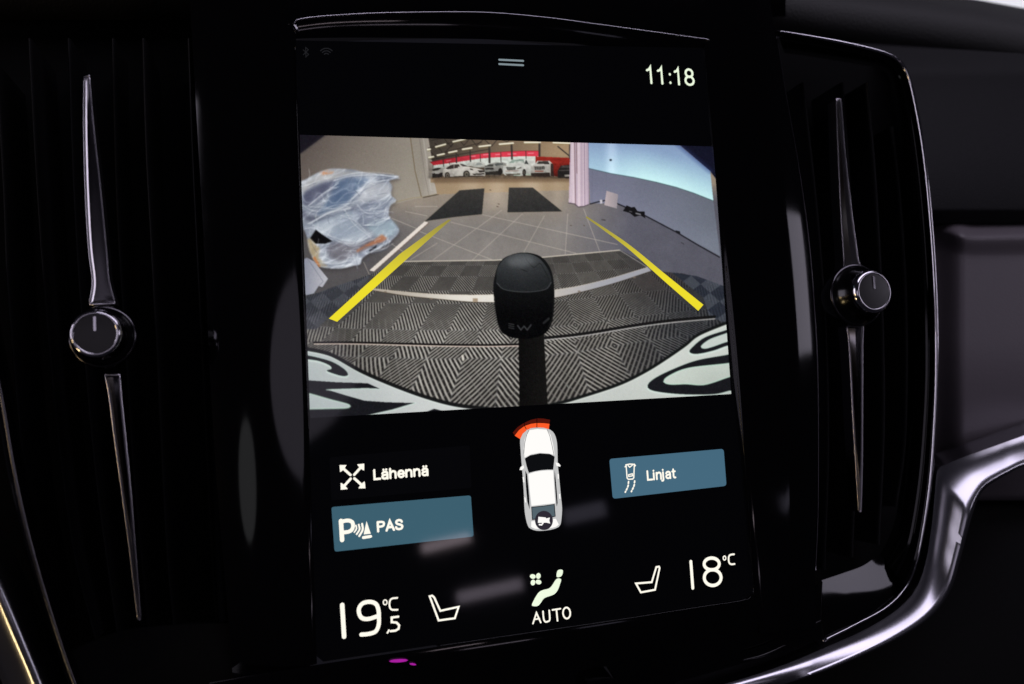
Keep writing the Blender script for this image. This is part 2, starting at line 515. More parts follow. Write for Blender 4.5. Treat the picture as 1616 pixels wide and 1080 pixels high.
for p in ([(342, 118), (465, 90)], [(172, 168), (268, 142)], [(92, 195), (118, 190)], [(435, 192), (525, 178)], [(300, 224), (378, 208)], [(188, 250), (255, 236)], [(105, 272), (150, 264)],
          [(598, 165), (708, 152)], [(797, 142), (932, 131)], [(1043, 125), (1197, 124)], [(1325, 126), (1490, 132)], [(690, 80), (730, 78)]):
    line(fs(p), 2.2, (255, 250, 226), 1.0, 0.6)
    line([(a, b + 2.2) for a, b in fs(p)], 1.0, (120, 108, 70), 0.6)
fill(fs([(120, 480), (140, 455), (400, 455), (1000, 440), (1340, 455), (1490, 480), (1490, 520), (120, 520)]), (150, 133, 113))
def car_shape(pts, col): fill(fs(pts), col)
car_shape([(130, 460), (138, 400), (190, 382), (255, 372), (262, 440), (200, 465)], (196, 194, 188))
car_shape([(130, 395), (170, 375), (230, 372), (200, 395), (150, 405)], (52, 48, 46))
car_shape([(135, 430), (175, 425), (240, 420), (235, 465), (140, 475)], (44, 40, 40))
car_shape([(160, 410), (215, 400), (210, 430), (165, 432)], (220, 218, 212))
car_shape([(470, 345), (500, 318), (600, 312), (660, 330), (650, 370), (560, 370)], (202, 204, 198))
car_shape([(560, 350), (575, 325), (610, 322), (640, 345)], (150, 156, 154))
car_shape([(650, 440), (648, 365), (690, 338), (740, 322), (830, 318), (870, 330), (850, 350), (835, 430), (790, 448)], (160, 161, 157))
car_shape([(655, 360), (692, 340), (740, 338), (735, 362)], (70, 72, 70))
car_shape([(745, 340), (780, 325), (830, 325), (835, 345), (760, 355)], (98, 104, 104))
car_shape([(655, 375), (740, 372), (738, 390), (660, 392)], (58, 56, 55))
car_shape([(655, 415), (740, 408), (790, 402), (800, 445), (660, 440)], (52, 49, 47))
fill(fs(ell(805, 410, 22, 34)), (36, 33, 33))
car_shape([(245, 450), (243, 405), (262, 368), (305, 342), (360, 328), (430, 334), (490, 362), (570, 376), (640, 394), (657, 422), (655, 456), (520, 462), (300, 474), (258, 466)], (238, 234, 226))
car_shape([(270, 380), (310, 350), (350, 338), (400, 338), (412, 372), (290, 388)], (62, 55, 54))
car_shape([(405, 336), (432, 334), (498, 362), (440, 362)], (84, 80, 80))
line(fs([(352, 338), (350, 383)]), 0.8, (220, 216, 210))
car_shape([(505, 380), (535, 386), (540, 398), (512, 394)], (70, 66, 64))
car_shape([(582, 396), (648, 398), (650, 416), (600, 420)], (66, 62, 60))
car_shape([(530, 432), (650, 426), (650, 438), (545, 444)], (60, 55, 52))
car_shape([(300, 462), (440, 452), (640, 452), (640, 462), (500, 474), (320, 482)], (64, 54, 48))
for cx, cy, rx, ry in ((285, 448, 25, 33), (473, 436, 33, 36)):
    fill(fs(ell(cx, cy, rx, ry)), (46, 42, 40)); fill(fs(ell(cx + 2, cy, rx * .68, ry * .72)), (132, 126, 116)); fill(fs(ell(cx + 2, cy, rx * .25, ry * .25)), (60, 56, 52))
line(fs([(395, 370), (405, 368)]), 2.2, (245, 242, 236))
car_shape([(832, 425), (832, 358), (885, 342), (918, 292), (1035, 283), (1120, 290), (1146, 325), (1150, 430), (1050, 440), (1000, 458), (850, 446)], (232, 234, 228))
car_shape([(888, 328), (922, 294), (1034, 288), (1040, 322)], (150, 168, 160))
car_shape([(935, 325), (950, 310), (1030, 308), (1030, 324)], (206, 214, 206))
car_shape([(1040, 336), (1058, 290), (1082, 338)], (74, 80, 80))
car_shape([(864, 368), (958, 364), (952, 392), (872, 396)], (76, 78, 74))
line(fs([(875, 374), (950, 372)]), 0.7, (190, 190, 186)); line(fs([(876, 384), (946, 382)]), 0.7, (180, 180, 176))
car_shape([(850, 400), (990, 396), (985, 408), (860, 412)], (196, 180, 172))
car_shape([(970, 380), (1010, 362), (1015, 376), (975, 388)], (120, 118, 112))
car_shape([(850, 432), (1000, 430), (1000, 450), (870, 446)], (108, 100, 90))
fill(fs(ell(1040, 420, 18, 36)), (40, 38, 38)); fill(fs(ell(1037, 420, 8, 20)), (110, 106, 100))
line(fs([(1060, 440), (1108, 440)]), 2.6, (220, 238, 224)); line(fs([(940, 448), (1000, 448)]), 2.0, (220, 240, 226))
car_shape([(1104, 440), (1104, 360), (1140, 342), (1168, 306), (1285, 303), (1322, 340), (1322, 420), (1300, 450), (1250, 468), (1115, 458)], (206, 204, 198))
car_shape([(1162, 336), (1180, 310), (1272, 308), (1290, 338)], (58, 56, 54))
car_shape([(1135, 362), (1238, 358), (1240, 388), (1140, 394)], (74, 72, 70))
for k in range(6): line(fs([(1142 + 17 * k, 366), (1142 + 17 * k, 388)]), 0.9, (176, 176, 172))
car_shape([(1105, 425), (1290, 420), (1296, 462), (1110, 462)], (58, 48, 44))
car_shape([(1140, 402), (1230, 400), (1228, 412), (1146, 414)], (172, 120, 108))
car_shape([(1300, 330), (1325, 335), (1330, 460), (1300, 455)], (64, 46, 44))
car_shape([(1370, 488), (1366, 405), (1400, 352), (1490, 344), (1490, 492)], (38, 35, 36))
car_shape([(1395, 372), (1415, 352), (1490, 350), (1490, 376)], (86, 82, 82))
car_shape([(1434, 442), (1486, 440), (1486, 460), (1436, 460)], (204, 200, 194))
line(fs([(1385, 400), (1480, 398)]), 1.4, (104, 100, 98))
line(fs([(140, 480), (420, 470), (650, 458), (830, 450), (1010, 458), (1300, 466), (1490, 492)]), 1.6, (92, 78, 66), 0.7)
fill([(683, 281), (760, 279), (905, 282), (905, 300), (690, 307), (686, 290)], (156, 139, 118))
for x_, w_, a_ in ((742, 26, .3), (784, 20, .35), (838, 26, .4), (880, 14, .25)):
    sfill([(x_ - w_ / 2, 283), (x_ + w_ / 2, 283), (x_ + w_ * .7, 330), (x_ - w_ * .7, 330)], (196, 182, 166), a_, 6)
sfill([(684, 280), (900, 280), (900, 287), (684, 289)], (92, 76, 62), 0.55, 1.6)
# shade the far hall: cars and band lose light downwards, soft like a small sensor's picture
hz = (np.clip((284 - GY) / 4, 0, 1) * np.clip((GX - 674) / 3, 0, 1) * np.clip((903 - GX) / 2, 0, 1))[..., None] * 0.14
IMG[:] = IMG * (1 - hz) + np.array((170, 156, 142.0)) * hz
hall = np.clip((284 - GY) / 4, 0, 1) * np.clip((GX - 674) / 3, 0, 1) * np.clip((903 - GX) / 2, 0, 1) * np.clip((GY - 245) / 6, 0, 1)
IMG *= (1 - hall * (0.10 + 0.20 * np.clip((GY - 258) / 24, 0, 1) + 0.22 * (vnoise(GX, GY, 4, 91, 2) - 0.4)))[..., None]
# two dark mats
for pts in ([(725, 300.5), (764.7, 297.3), (761, 338.6), (718, 343), (669.8, 349.7)], [(802.9, 296.2), (841, 296.2), (888, 334.2), (800.5, 335.7)]):
    fill(pts, grad((66, 64, 62), (52, 52, 52), (GY - 296) / 45) * (0.93 + 0.14 * vnoise(GX, GY, 3, 5, 2))[..., None])
    line(pts + pts[:1], 0.9, (150, 140, 126), 0.5)
for p in ((773, 300, 1.5), (786, 322, 2), (784, 326, 2), (900, 356, 2), (952, 347, 3), (921, 356, 1.6), (828, 303, 1.2), (964, 373, 2)):
    line([(p[0], p[1]), (p[0] + p[2], p[1] + .4)], 1.3, (84, 74, 66), 0.8)
# right wall: light upper half, grey lower half
up = f7([(575, 85), (1215, 127), (1440, 315), (1462, 526), (1320, 470), (1200, 430), (1050, 392), (900, 360), (740, 333), (578, 296)])
yb = np.interp(GX, [929, 965, 1000, 1034, 1067, 1094, 1126], [266, 274, 280, 287, 296, 305, 317])
glow = np.clip(1 - (yb - GY) / 52, 0, 1)
col = grad((142, 160, 190), (168, 196, 220), (GY - 225) / 80)
col = col + (np.array((206, 248, 250)) - col) * (glow[..., None] ** 1.4) * np.clip((GX - 925) / 90, 0.3, 1)[..., None]
col = col + 26 * np.exp(-((GX - 965) / 9) ** 2)[..., None]
fill(up, col)
low = f7([(578, 296), (740, 333), (900, 360), (1050, 392), (1200, 430), (1320, 470), (1462, 526), (1512, 920), (1350, 830), (1200, 742), (980, 626), (780, 542), (590, 546)])
fill(low, grad((128, 129, 145), (116, 120, 130), (GX - 930) / 190) * (0.94 + 0.12 * np.clip((GY - 290) / 90, 0, 1))[..., None])
line(f7([(578, 296), (740, 333), (900, 360), (1050, 392), (1200, 430), (1320, 470), (1462, 526)]), 1.5, (78, 92, 96), 0.7)
line(f7([(590, 548), (660, 530), (720, 520), (780, 545), (980, 632), (1200, 748), (1350, 838), (1505, 925)]), 2.0, (36, 36, 42), 0.9)
line(f7([(705, 330), (705, 470)]), 0.8, (112, 114, 126), 0.6); line(f7([(605, 300), (602, 540)]), 1.0, (112, 112, 124), 0.6); line(f7([(785, 345), (785, 540)]), 0.7, (116, 118, 130), 0.5)
fill(f7([(1215, 122), (1480, 130), (1500, 400), (1440, 315)]), (26, 27, 46))
line(f7([(1215, 127), (1440, 315)]), 6, (64, 76, 120), 0.5, 4)
line(f7([(733, 237), (737, 237)]), 4.4, (196, 214, 220), 0.7, 1); line(f7([(733, 237), (737, 237)]), 3.2, (50, 60, 74), 1.0)
fill(f7([(706, 455), (788, 480), (778, 580), (690, 556)]), grad((176, 164, 166), (148, 142, 146), (GX - 955) / 20))
fill(f7([(658, 520), (675, 518), (676, 545), (660, 545)]), (188, 184, 190))
fill(f7([(822, 598), (848, 558), (880, 572), (905, 570), (925, 600), (975, 602), (980, 650), (945, 628), (905, 640), (870, 612)]), (26, 25, 28))
line(f7([(915, 615), (945, 622)]), 2.0, (128, 128, 132)); line(f7([(868, 600), (884, 604)]), 1.2, (100, 100, 104))
fill(f7([(1195, 735), (1225, 742), (1230, 762), (1200, 755)]), (34, 34, 38))
line(f7([(672, 660), (696, 664)]), 1.4, (74, 72, 74)); line(f7([(1236, 822), (1252, 832)]), 1.4, (70, 70, 74))
# right curtain
cf = grad((214, 196, 204), (180, 164, 176), 0.5 + 0.5 * np.sin((GX - 898 - (GY - 220) * 0.005) * 0.72))
fill(f7([(450, 85), (577, 85), (582, 550), (545, 562), (500, 566), (480, 545), (438, 540)]), cf)
line(f7([(478, 100), (486, 560)]), 1.4, (120, 100, 102), 0.8); line(f7([(492, 100), (496, 330)]), 1.2, (112, 92, 88), 0.7)
line(f7([(548, 100), (552, 560)]), 1.8, (140, 126, 142), 0.8); line(f7([(577, 100), (580, 550)]), 1.2, (132, 122, 140), 0.8); line(f7([(460, 110), (452, 530)]), 1.6, (226, 210, 216), 0.6)
line(f7([(438, 542), (480, 548), (505, 570), (545, 566), (580, 552)]), 1.8, (92, 84, 90), 0.8)
# heap of clear plastic wrap
heap = f6([(62, 405), (110, 370), (170, 335), (230, 310), (300, 299), (430, 305), (500, 322), (550, 330), (660, 338), (760, 350), (748, 368), (690, 384), (712, 420), (705, 482), (742, 525), (700, 560), (690, 630), (735, 690), (764, 742), (700, 815),
           (630, 862), (560, 892), (500, 935), (488, 975), (440, 985), (340, 1006), (200, 992), (150, 930), (118, 840), (108, 780), (75, 690), (60, 560)])
ang = np.radians(-28)
uu = (GX * np.cos(ang) + GY * np.sin(ang)); vv = (-GX * np.sin(ang) + GY * np.cos(ang))
wx = vnoise(GX, GY, 22, 40, 2) * 26; wy = vnoise(GX, GY, 22, 60, 2) * 26
rd = 1 - np.abs(2 * vnoise(uu * 0.28 + wx * .6, vv + wy * .6, 13, 11, 2) - 1)
rd2 = 1 - np.abs(2 * vnoise(uu * 0.45 - wy * .5, vv * 1.2 + wx * .5, 7, 23, 2) - 1)
sh = vnoise(uu * 0.5, vv, 20, 31, 2)
pl = grad((132, 138, 150), (202, 206, 212), -0.25 + 1.5 * sh) + ((rd ** 9) * 46 + (rd2 ** 12) * 34 - 12 + 26 * np.clip((560 - GX) / 300, -1, 1))[..., None]
heap_s = [tuple(p) for p in spline(heap, 160, True)]
sfill([(x + 1, y + 3) for x, y in heap_s], (58, 54, 56), 0.55, 3)
sfill(heap_s, pl, 1.0, 0.9)
def soft(pts, col, a=0.8, r=2.6): sfill([tuple(p) for p in spline(f6(pts), 60, True)], col, a * (0.62 + 0.38 * (1 - rd ** 3)), r)
soft([(70, 430), (180, 350), (300, 310), (450, 315), (600, 345), (480, 352), (330, 372), (200, 398), (90, 465)], (178, 176, 174), .7)
soft([(90, 470), (200, 405), (320, 388), (300, 440), (230, 490), (150, 552), (90, 550)], (86, 88, 106), .85)
soft([(330, 376), (490, 356), (555, 372), (470, 450), (400, 540), (260, 596), (180, 628), (260, 520)], (86, 102, 126), .9)
soft([(75, 590), (200, 640), (400, 575), (540, 545), (640, 512), (560, 560), (400, 612), (200, 676), (80, 650)], (84, 86, 100), .75, 2.2)
soft([(470, 575), (600, 535), (680, 520), (670, 596), (560, 664), (490, 680)], (126, 132, 146), .75)
soft([(560, 405), (680, 392), (700, 465), (600, 515), (480, 535), (500, 470)], (196, 197, 201), .7)
soft([(540, 695), (690, 655), (750, 738), (640, 795), (570, 740)], (168, 186, 194), .6)
soft([(150, 700), (330, 606), (430, 590), (480, 700), (550, 775), (400, 820), (290, 795)], (172, 182, 194), .65)
soft([(250, 856), (330, 815), (450, 832), (560, 796), (575, 820), (470, 896), (350, 948), (275, 925)], (104, 100, 106), .85)
sfill(f6([(130, 792), (172, 730), (215, 762), (290, 812), (240, 830), (170, 830)]), (17, 16, 18), 1.0, .6)
sfill(f6([(112, 800), (130, 790), (170, 835), (200, 860), (190, 930), (260, 990), (190, 990), (130, 890)]), (166, 150, 120), 0.8, 1.5)
sfill(f6([(195, 325), (250, 310), (300, 314), (290, 332), (210, 345)]), (198, 142, 108), 0.3 + 0.45 * (rd2 > .62), 1.2)
sfill(f6([(590, 800), (640, 762), (682, 795), (640, 820), (580, 838), (470, 893), (458, 880), (520, 840)]), (170, 112, 80), 0.4 + 0.35 * (rd2 > .6), 1.4)
sfill(f6([(545, 880), (605, 838), (600, 860), (560, 885)]), (40, 40, 46), 0.9, .7)
sfill(f6([(150, 930), (165, 920), (205, 985), (195, 1000)]), (186, 116, 72), 0.7, .8)
_r = np.random.default_rng(5)
folds = [[(420, 530), (480, 470), (560, 400), (690, 380)], [(300, 380), (420, 350), (560, 345), (740, 358)], [(470, 560), (540, 620), (690, 600)], [(120, 690), (260, 620), (420, 570)], [(380, 600), (440, 690), (560, 780)],
         [(240, 750), (330, 810), (430, 820), (560, 780)], [(520, 700), (600, 690), (690, 640)], [(560, 890), (640, 850), (700, 815)], [(200, 965), (340, 975), (430, 930)], [(430, 910), (460, 975)], [(560, 590), (640, 560), (700, 500)], [(120, 560), (240, 480), (330, 400)], [(80, 560), (160, 590), (330, 560), (430, 540)]]
for p in folds:
    for k in range(4):
        d = _r.normal(0, 16, (len(p), 2)) * (0.2 if k == 0 else 1)
        q_ = [(x + dx, y + dy) for (x, y), (dx, dy) in zip(p, d)]
        line(curve(f6(q_), 24), 1.0 + 0.9 * _r.random(), (228, 232, 238), (0.55 if k == 0 else 0.3) * (0.7 + 0.5 * _r.random()), 1.0)
        line(curve(f6([(x + 7, y + 9) for x, y in q_]), 24), 1.4, (92, 98, 112), 0.22, 1.2)
for k in range(46):                                       # short creases running off the folds
    x, y = _r.uniform(90, 700), _r.uniform(350, 960)
    t_, l_ = _r.normal(-0.55, 0.7), _r.uniform(25, 90)
    q_ = f6([(x, y), (x + l_ * .5 * math.cos(t_) + _r.normal(0, 6), y + l_ * .5 * math.sin(t_)), (x + l_ * math.cos(t_), y + l_ * math.sin(t_))])
    if inside(np.array(heap_s), *box_of(np.array(heap_s))).any() and min(p[0] for p in q_) > 475 and max(p[0] for p in q_) < 612:
        line(curve(q_, 14), 0.9, (232, 236, 240) if k % 3 else (84, 90, 104), 0.4, 0.7)
# leaning white boards
fill(q1([(5, 55), (58, 28), (100, 50), (192, 162), (156, 216), (132, 208), (84, 282), (50, 262), (20, 200)]), grad((146, 148, 160), (184, 184, 190), (GX - 480) / 35))
line(q1([(60, 32), (160, 178), (132, 208)]), 1.0, (120, 122, 132), 0.7); line(q1([(84, 282), (132, 210), (156, 216), (192, 162)]), 1.2, (70, 68, 72), 0.7)
# white floor stripe
fill([(583, 427), (590, 428.5), (676, 351.5), (670, 350)], (222, 212, 203))
line([(591, 429), (677, 352)], 1.0, (120, 96, 84), 0.7)
# ribbed interlocking floor tiles
bump_row = np.interp(GX, [470, 560, 680, 820, 910, 1000, 1130, 1170], [-8, -2, 1, 0, -9, -25, -45, -52])
YE = GY - bump_row * np.clip((GY - 300) / 245, 0.45, 1.3)
hh = np.clip(18 + 0.3 * (YE - 430), 5, None)
bb = np.log(hh / 18) / 0.3
bow = ((GX - 830) / 330)
aa = (GX - 830) / (30 + 0.18 * (YE - 430)) * (1 + 0.10 * bow * bow)
tri = lambda t: np.abs(((t + 0.35) % 2) - 1)
band = YE > 546
def at(px, py):
    i, j = int((py - PY0) * SS), int((px - PX0) * SS)
    return aa[i, j], bb[i, j]
strip_y = np.interp(GX, [582, 640, 700, 780, 880, 950, 1022], [457, 466, 470, 473, 466, 449, 427])
A2, B2 = aa.copy(), bb.copy()
for zone, (px, py), k in ((GY < strip_y, (754, 436), 1.0), ((GY >= strip_y) & ~band, (615, 520), 0.92), (band, (731, 566), 0.9)):
    a0, b0_ = at(px, py)
    A2 = np.where(zone, (aa - a0) * k + 0.65, A2); B2 = np.where(zone, (bb - b0_) * k + 0.65, B2)
ph = (tri(A2) + tri(B2)) * np.where(band, 8.0, np.where(GY < strip_y, 8.0, 8.5)) + 0.25 * (vnoise(GX, GY, 18, 55, 2) - 0.5)
rib = np.clip(0.5 + (np.cos(2 * np.pi * ph) - np.where(band, 0.22, 0.08)) * 0.8, 0, 1)
contrast = np.clip((GY - 400) / 90, 0.45, 1)
rib = np.clip((rib - 0.5) * (0.7 + 0.5 * contrast) + 0.5, 0, 1)
rib = rib * (0.86 + 0.28 * vnoise(GX, GY, 9, 77, 2))
par = ((np.floor(A2 + 0.35) + np.floor(B2 + 0.35)) % 2)
cellv = (0.82 + 0.30 * par * (1 - 0.55 * contrast)) * (0.80 + 0.30 * np.exp(-((GX - 740) / 150) ** 2 - ((GY - 570) / 90) ** 2)) * (0.88 + 0.24 * vnoise(GX, GY, 46, 66, 2))
light = grad((142, 139, 134), (168, 165, 159), (GY - 410) / 120)
dark = np.array((46, 44, 43.0))
tl = dark + (light - dark) * (rib * cellv)[..., None]
cross = (np.abs((((tri(A2) - tri(B2)) * 4.0) % 1) - 0.5) < 0.09) & (rib < 0.5) & (YE > 505)
tl = np.where(cross[..., None], tl + 30, tl)
seamline = (np.minimum(np.abs(A2 + 0.35 - np.round(A2 + 0.35)), np.abs(B2 + 0.35 - np.round(B2 + 0.35))) < 0.018)
tl = np.where(seamline[..., None], tl * 0.72 + 38, tl)
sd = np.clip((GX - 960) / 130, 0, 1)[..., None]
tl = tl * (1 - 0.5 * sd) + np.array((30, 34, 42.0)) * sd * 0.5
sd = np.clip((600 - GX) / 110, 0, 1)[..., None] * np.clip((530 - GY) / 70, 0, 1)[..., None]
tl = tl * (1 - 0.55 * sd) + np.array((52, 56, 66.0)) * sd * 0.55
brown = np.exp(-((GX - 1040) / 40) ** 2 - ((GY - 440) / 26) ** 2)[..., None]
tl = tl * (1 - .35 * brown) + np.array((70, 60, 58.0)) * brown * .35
region = [(632, 413), (700, 412), (780, 411), (860, 406), (980, 395), (1012, 412), (1034, 428), (1080, 432), (1175, 470), (1175, 660), (465, 670), (465, 470), (520, 458), (575, 436), (610, 424)]
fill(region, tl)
flat_l = ([(465, 478), (520, 455), (590, 432), (560, 462), (520, 500), (500, 520), (465, 520)])
ck = ((np.floor((GX + GY * 1.4) / 34) + np.floor((GX - GY * 1.1) / 34)) % 2)
fill(flat_l, grad((66, 68, 75), (84, 86, 93), ck) * (0.9 + .2 * rib)[..., None], 0.8)
flat_r = ([(1060, 430), (1100, 436), (1170, 462), (1170, 520), (1132, 505), (1120, 500), (1110, 470)])
fill(flat_r, grad((50, 54, 64), (78, 82, 90), ck) * (0.92 + .16 * rib)[..., None], 0.9)
line([(632, 413), (700, 412), (780, 411), (860, 406), (978, 395)], 1.6, (196, 188, 176), 0.9)
line([(978, 395), (1028, 426)], 1.4, (150, 146, 146), 0.8)
# metal strip
top = curve([(582, 455), (640, 461), (700, 465), (780, 465), (880, 457), (950, 443), (1022, 422)])
bot = curve([(1028, 428), (960, 450), (880, 469.5), (820, 476.5), (750, 477), (690, 472), (640, 467), (584, 458)])
fill(top + bot, grad((160, 152, 142), (222, 217, 208), np.exp(-((GX - 770) / 110) ** 2)) + (np.clip((GX - 850) / 100, 0, 1)[..., None] * np.array((-2, 6, 22.0))))
line(bot, 1.0, (66, 58, 50), 0.8); line(top, 0.8, (230, 216, 196), 0.5)
for x, y in ((607, 461), (680, 472), (750, 474), (913, 460), (1000, 438)): line([(x, y), (x + 2, y)], 2.4, (120, 108, 98), 0.8)
fill([(746, 471), (754, 471), (754, 477), (746, 477)], (160, 146, 130))
# seam between mats
s1 = curve([(496, 541), (560, 541), (680, 544), (760, 545), (818, 544)])
line(s1, 3.6, (24, 22, 22), 0.95); line([(x, y + 2.2) for x, y in s1], 1.7, (216, 200, 190), 0.9)
s2 = curve([(856, 534), (920, 527), (1000, 514), (1060, 506), (1128, 500)])
line(s2, 4.4, (24, 23, 24), 0.95); line([(x, y + 3.4) for x, y in s2], 1.8, (176, 174, 172), 0.85)
line([(730, 562), (731, 568)], 3.4, (226, 222, 210), 0.95, 1)
# bumper of the car, white with dark zebra shapes
bl = curve(q1([(-40, 585), (60, 605), (160, 625), (240, 655), (400, 745), (600, 832), (800, 905), (1000, 958), (1260, 988)]))
fill(bl + [(800, 675), (460, 675)], grad((184, 191, 191), (202, 205, 203), (GX - 490) / 200))
line(bl, 6, (24, 24, 25), 0.95, 1); line([(x, y + 4) for x, y in bl], 1.6, (222, 232, 226), 0.7)
BLK = (32, 32, 37)
def zebra(pts, edge=(176, 206, 190)):
    P = curve(pts + pts[:1], 90)
    line([(x, y + 1.6) for x, y in P], 2.4, (218, 234, 226), 0.7, 1); fill(P, BLK); line(P, 0.9, edge, 0.45)
zebra(q1([(40, 640), (120, 656), (215, 684), (290, 728), (318, 764), (296, 776), (250, 768), (182, 742), (212, 728), (196, 706), (130, 680), (40, 664)]))
fill(q1([(40, 800), (250, 814), (440, 820), (520, 856), (430, 852), (182, 860), (300, 896), (420, 930), (560, 940), (742, 945), (600, 986), (450, 1020), (340, 1044), (40, 1070)]), BLK)
line(q1([(742, 945), (600, 990), (450, 1024), (340, 1046)]), 2.0, (214, 232, 222), 0.8, 1); line(q1([(520, 858), (430, 855), (182, 862)]), 1.8, (206, 226, 216), 0.8, 1)
tongue = curve(q1([(40, 878), (100, 893), (200, 922), (300, 948), (330, 962), (310, 976), (200, 980), (40, 984)]), 50)
fill(tongue, (186, 194, 194)); line(tongue, 1.8, (206, 232, 216), 0.8, 1)
fill(q1([(770, 1018), (860, 981), (950, 1003), (960, 1030)]), BLK)
br = curve(q2([(225, 968), (330, 945), (440, 915), (700, 830), (870, 748), (1000, 668), (1130, 578), (1210, 514), (1370, 446), (1500, 400)]))
fill(br + [(1180, 675), (856, 675)], grad((192, 196, 192), (202, 207, 201), (GX - 900) / 200))
line(br, 5, (22, 24, 24), 0.95, 1); line([(x, y + 3.6) for x, y in br], 1.6, (226, 232, 224), 0.7)
zebra(q2([(1480, 450), (1380, 485), (1250, 530), (1172, 590), (1152, 624), (1200, 636), (1300, 616), (1385, 586), (1480, 560)]))
w = curve(q2([(1480, 470), (1380, 508), (1280, 545), (1226, 588), (1250, 600), (1300, 588), (1380, 560), (1480, 535)]), 50); fill(w, (196, 204, 198)); line(w, 1.3, (206, 230, 216), .7)
zebra(q2([(1480, 620), (1390, 640), (1200, 675), (1050, 730), (930, 790), (886, 838), (930, 870), (1100, 890), (1300, 890), (1405, 868), (1480, 850)]))
w = curve(q2([(1480, 680), (1390, 697), (1150, 725), (1032, 770), (990, 808), (1030, 826), (1130, 824), (1250, 828), (1400, 780), (1480, 760)]), 60); fill(w, (198, 206, 198)); line(w, 1.8, (206, 234, 216), .8)
line([(895, 609), (897, 612)], 1.6, (150, 160, 155), .6)
# black ball cover on the tow bar
fill([(818, 520), (858, 520), (861, 580), (865, 650), (820, 650)], grad((14, 13, 13), (24, 23, 22), (GX - 818) / 40))
body = curve([(780, 480), (779, 445), (789, 414), (808, 402), (832, 399), (856, 407), (871, 430), (875, 465), (873, 500), (866, 520), (852, 531), (826, 535), (802, 531), (788, 518), (780, 480)], 90)
fill(body, grad((24, 25, 26), (7, 7, 8), (GY - 440) / 60))
capm = curve([(783, 446), (785, 424), (797, 408), (815, 401), (835, 401), (852, 409), (866, 428), (870, 446), (860, 456), (828, 460), (796, 456), (783, 446)], 80)
fill(capm, grad((74, 76, 78), (40, 42, 44), (GY - 404) / 52 + 0.2 * np.abs(GX - 826) / 40))
line(curve([(784, 447), (796, 457), (828, 461), (860, 457), (870, 446)]), 1.4, (96, 98, 100), 0.7)
line(curve([(830, 409), (842, 422), (852, 416), (860, 428), (866, 440)]), 1.1, (34, 35, 36), 0.8); line([(822, 425), (832, 429)], 1.2, (30, 30, 31), 0.7)
line(curve([(781, 470), (782, 500), (790, 520)]), 1.2, (62, 62, 62), 0.5, 1)
line(curve([(874, 470), (872, 500), (866, 516)]), 1.2, (60, 60, 60), 0.5, 1)
sfill([(800, 410), (818, 404), (838, 405), (848, 414), (826, 422), (804, 420)], (118, 120, 122), 0.55, 3.5)
LT = (72, 72, 75)
line([(817, 514), (822, 521), (827, 515), (832, 521), (838, 513)], 2.0, LT, 0.9)
for k in range(3): line([(803, 511 + 3.2 * k), (811, 512.5 + 3.2 * k)], 1.5, LT, 0.8)
line([(858, 510), (866, 503)], 3.2, (60, 60, 62), 0.7)
# soften a little like a display seen through a phone lens, then add fine grain
def blur(a, r):
    k = np.exp(-0.5 * (np.arange(-3, 4) / r) ** 2); k /= k.sum()
    b = sum(k[i] * np.roll(a, i - 3, 0) for i in range(7))
    return sum(k[i] * np.roll(b, i - 3, 1) for i in range(7))
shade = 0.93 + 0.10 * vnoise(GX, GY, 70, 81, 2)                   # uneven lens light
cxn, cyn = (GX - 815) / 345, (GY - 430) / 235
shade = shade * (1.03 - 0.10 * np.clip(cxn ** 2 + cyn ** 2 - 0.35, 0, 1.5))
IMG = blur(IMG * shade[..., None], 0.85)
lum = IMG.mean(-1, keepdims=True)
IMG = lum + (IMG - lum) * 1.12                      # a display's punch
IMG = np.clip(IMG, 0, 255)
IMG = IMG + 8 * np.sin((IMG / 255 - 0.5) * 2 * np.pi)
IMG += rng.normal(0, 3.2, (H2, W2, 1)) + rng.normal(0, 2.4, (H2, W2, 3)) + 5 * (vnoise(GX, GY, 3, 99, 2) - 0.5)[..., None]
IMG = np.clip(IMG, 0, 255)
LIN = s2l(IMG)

FQ = [(473, 213), (1125.5, 231.5), (1154, 622), (489.5, 660)]       # corners of the picture
NX, NY = 700, 460
ss_, tt_ = np.meshgrid(np.linspace(0, 1, NX), np.linspace(0, 1, NY))
c00, c10, c11, c01 = [np.array([U(*p, Y1)[0], U(*p, Y1)[2]]) for p in FQ]
XZ = (c00 * ((1 - ss_) * (1 - tt_))[..., None] + c10 * (ss_ * (1 - tt_))[..., None] + c11 * (ss_ * tt_)[..., None] + c01 * ((1 - ss_) * tt_)[..., None])
P3 = np.stack([XZ[..., 0], np.full(XZ.shape[:2], Y1), XZ[..., 1]], -1).reshape(-1, 3)
q = (P3 - CAM) @ AX
ppx = CX + F_PX * q[:, 0] / -q[:, 2]; ppy = CY - F_PX * q[:, 1] / -q[:, 2]
fx = np.clip((ppx - PX0) * SS - 0.5, 0, W2 - 2); fy = np.clip((ppy - PY0) * SS - 0.5, 0, H2 - 2)
xi, yi = fx.astype(int), fy.astype(int); ax_, ay_ = (fx - xi)[:, None], (fy - yi)[:, None]
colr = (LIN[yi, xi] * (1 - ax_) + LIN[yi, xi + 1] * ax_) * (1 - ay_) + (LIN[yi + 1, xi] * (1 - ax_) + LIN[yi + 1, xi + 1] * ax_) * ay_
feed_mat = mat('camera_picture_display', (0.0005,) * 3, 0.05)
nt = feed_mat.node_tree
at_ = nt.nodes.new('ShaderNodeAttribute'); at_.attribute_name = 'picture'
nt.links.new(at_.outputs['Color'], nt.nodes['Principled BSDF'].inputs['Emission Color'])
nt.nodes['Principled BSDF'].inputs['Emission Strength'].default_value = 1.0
idx = np.arange(NX * NY).reshape(NY, NX)
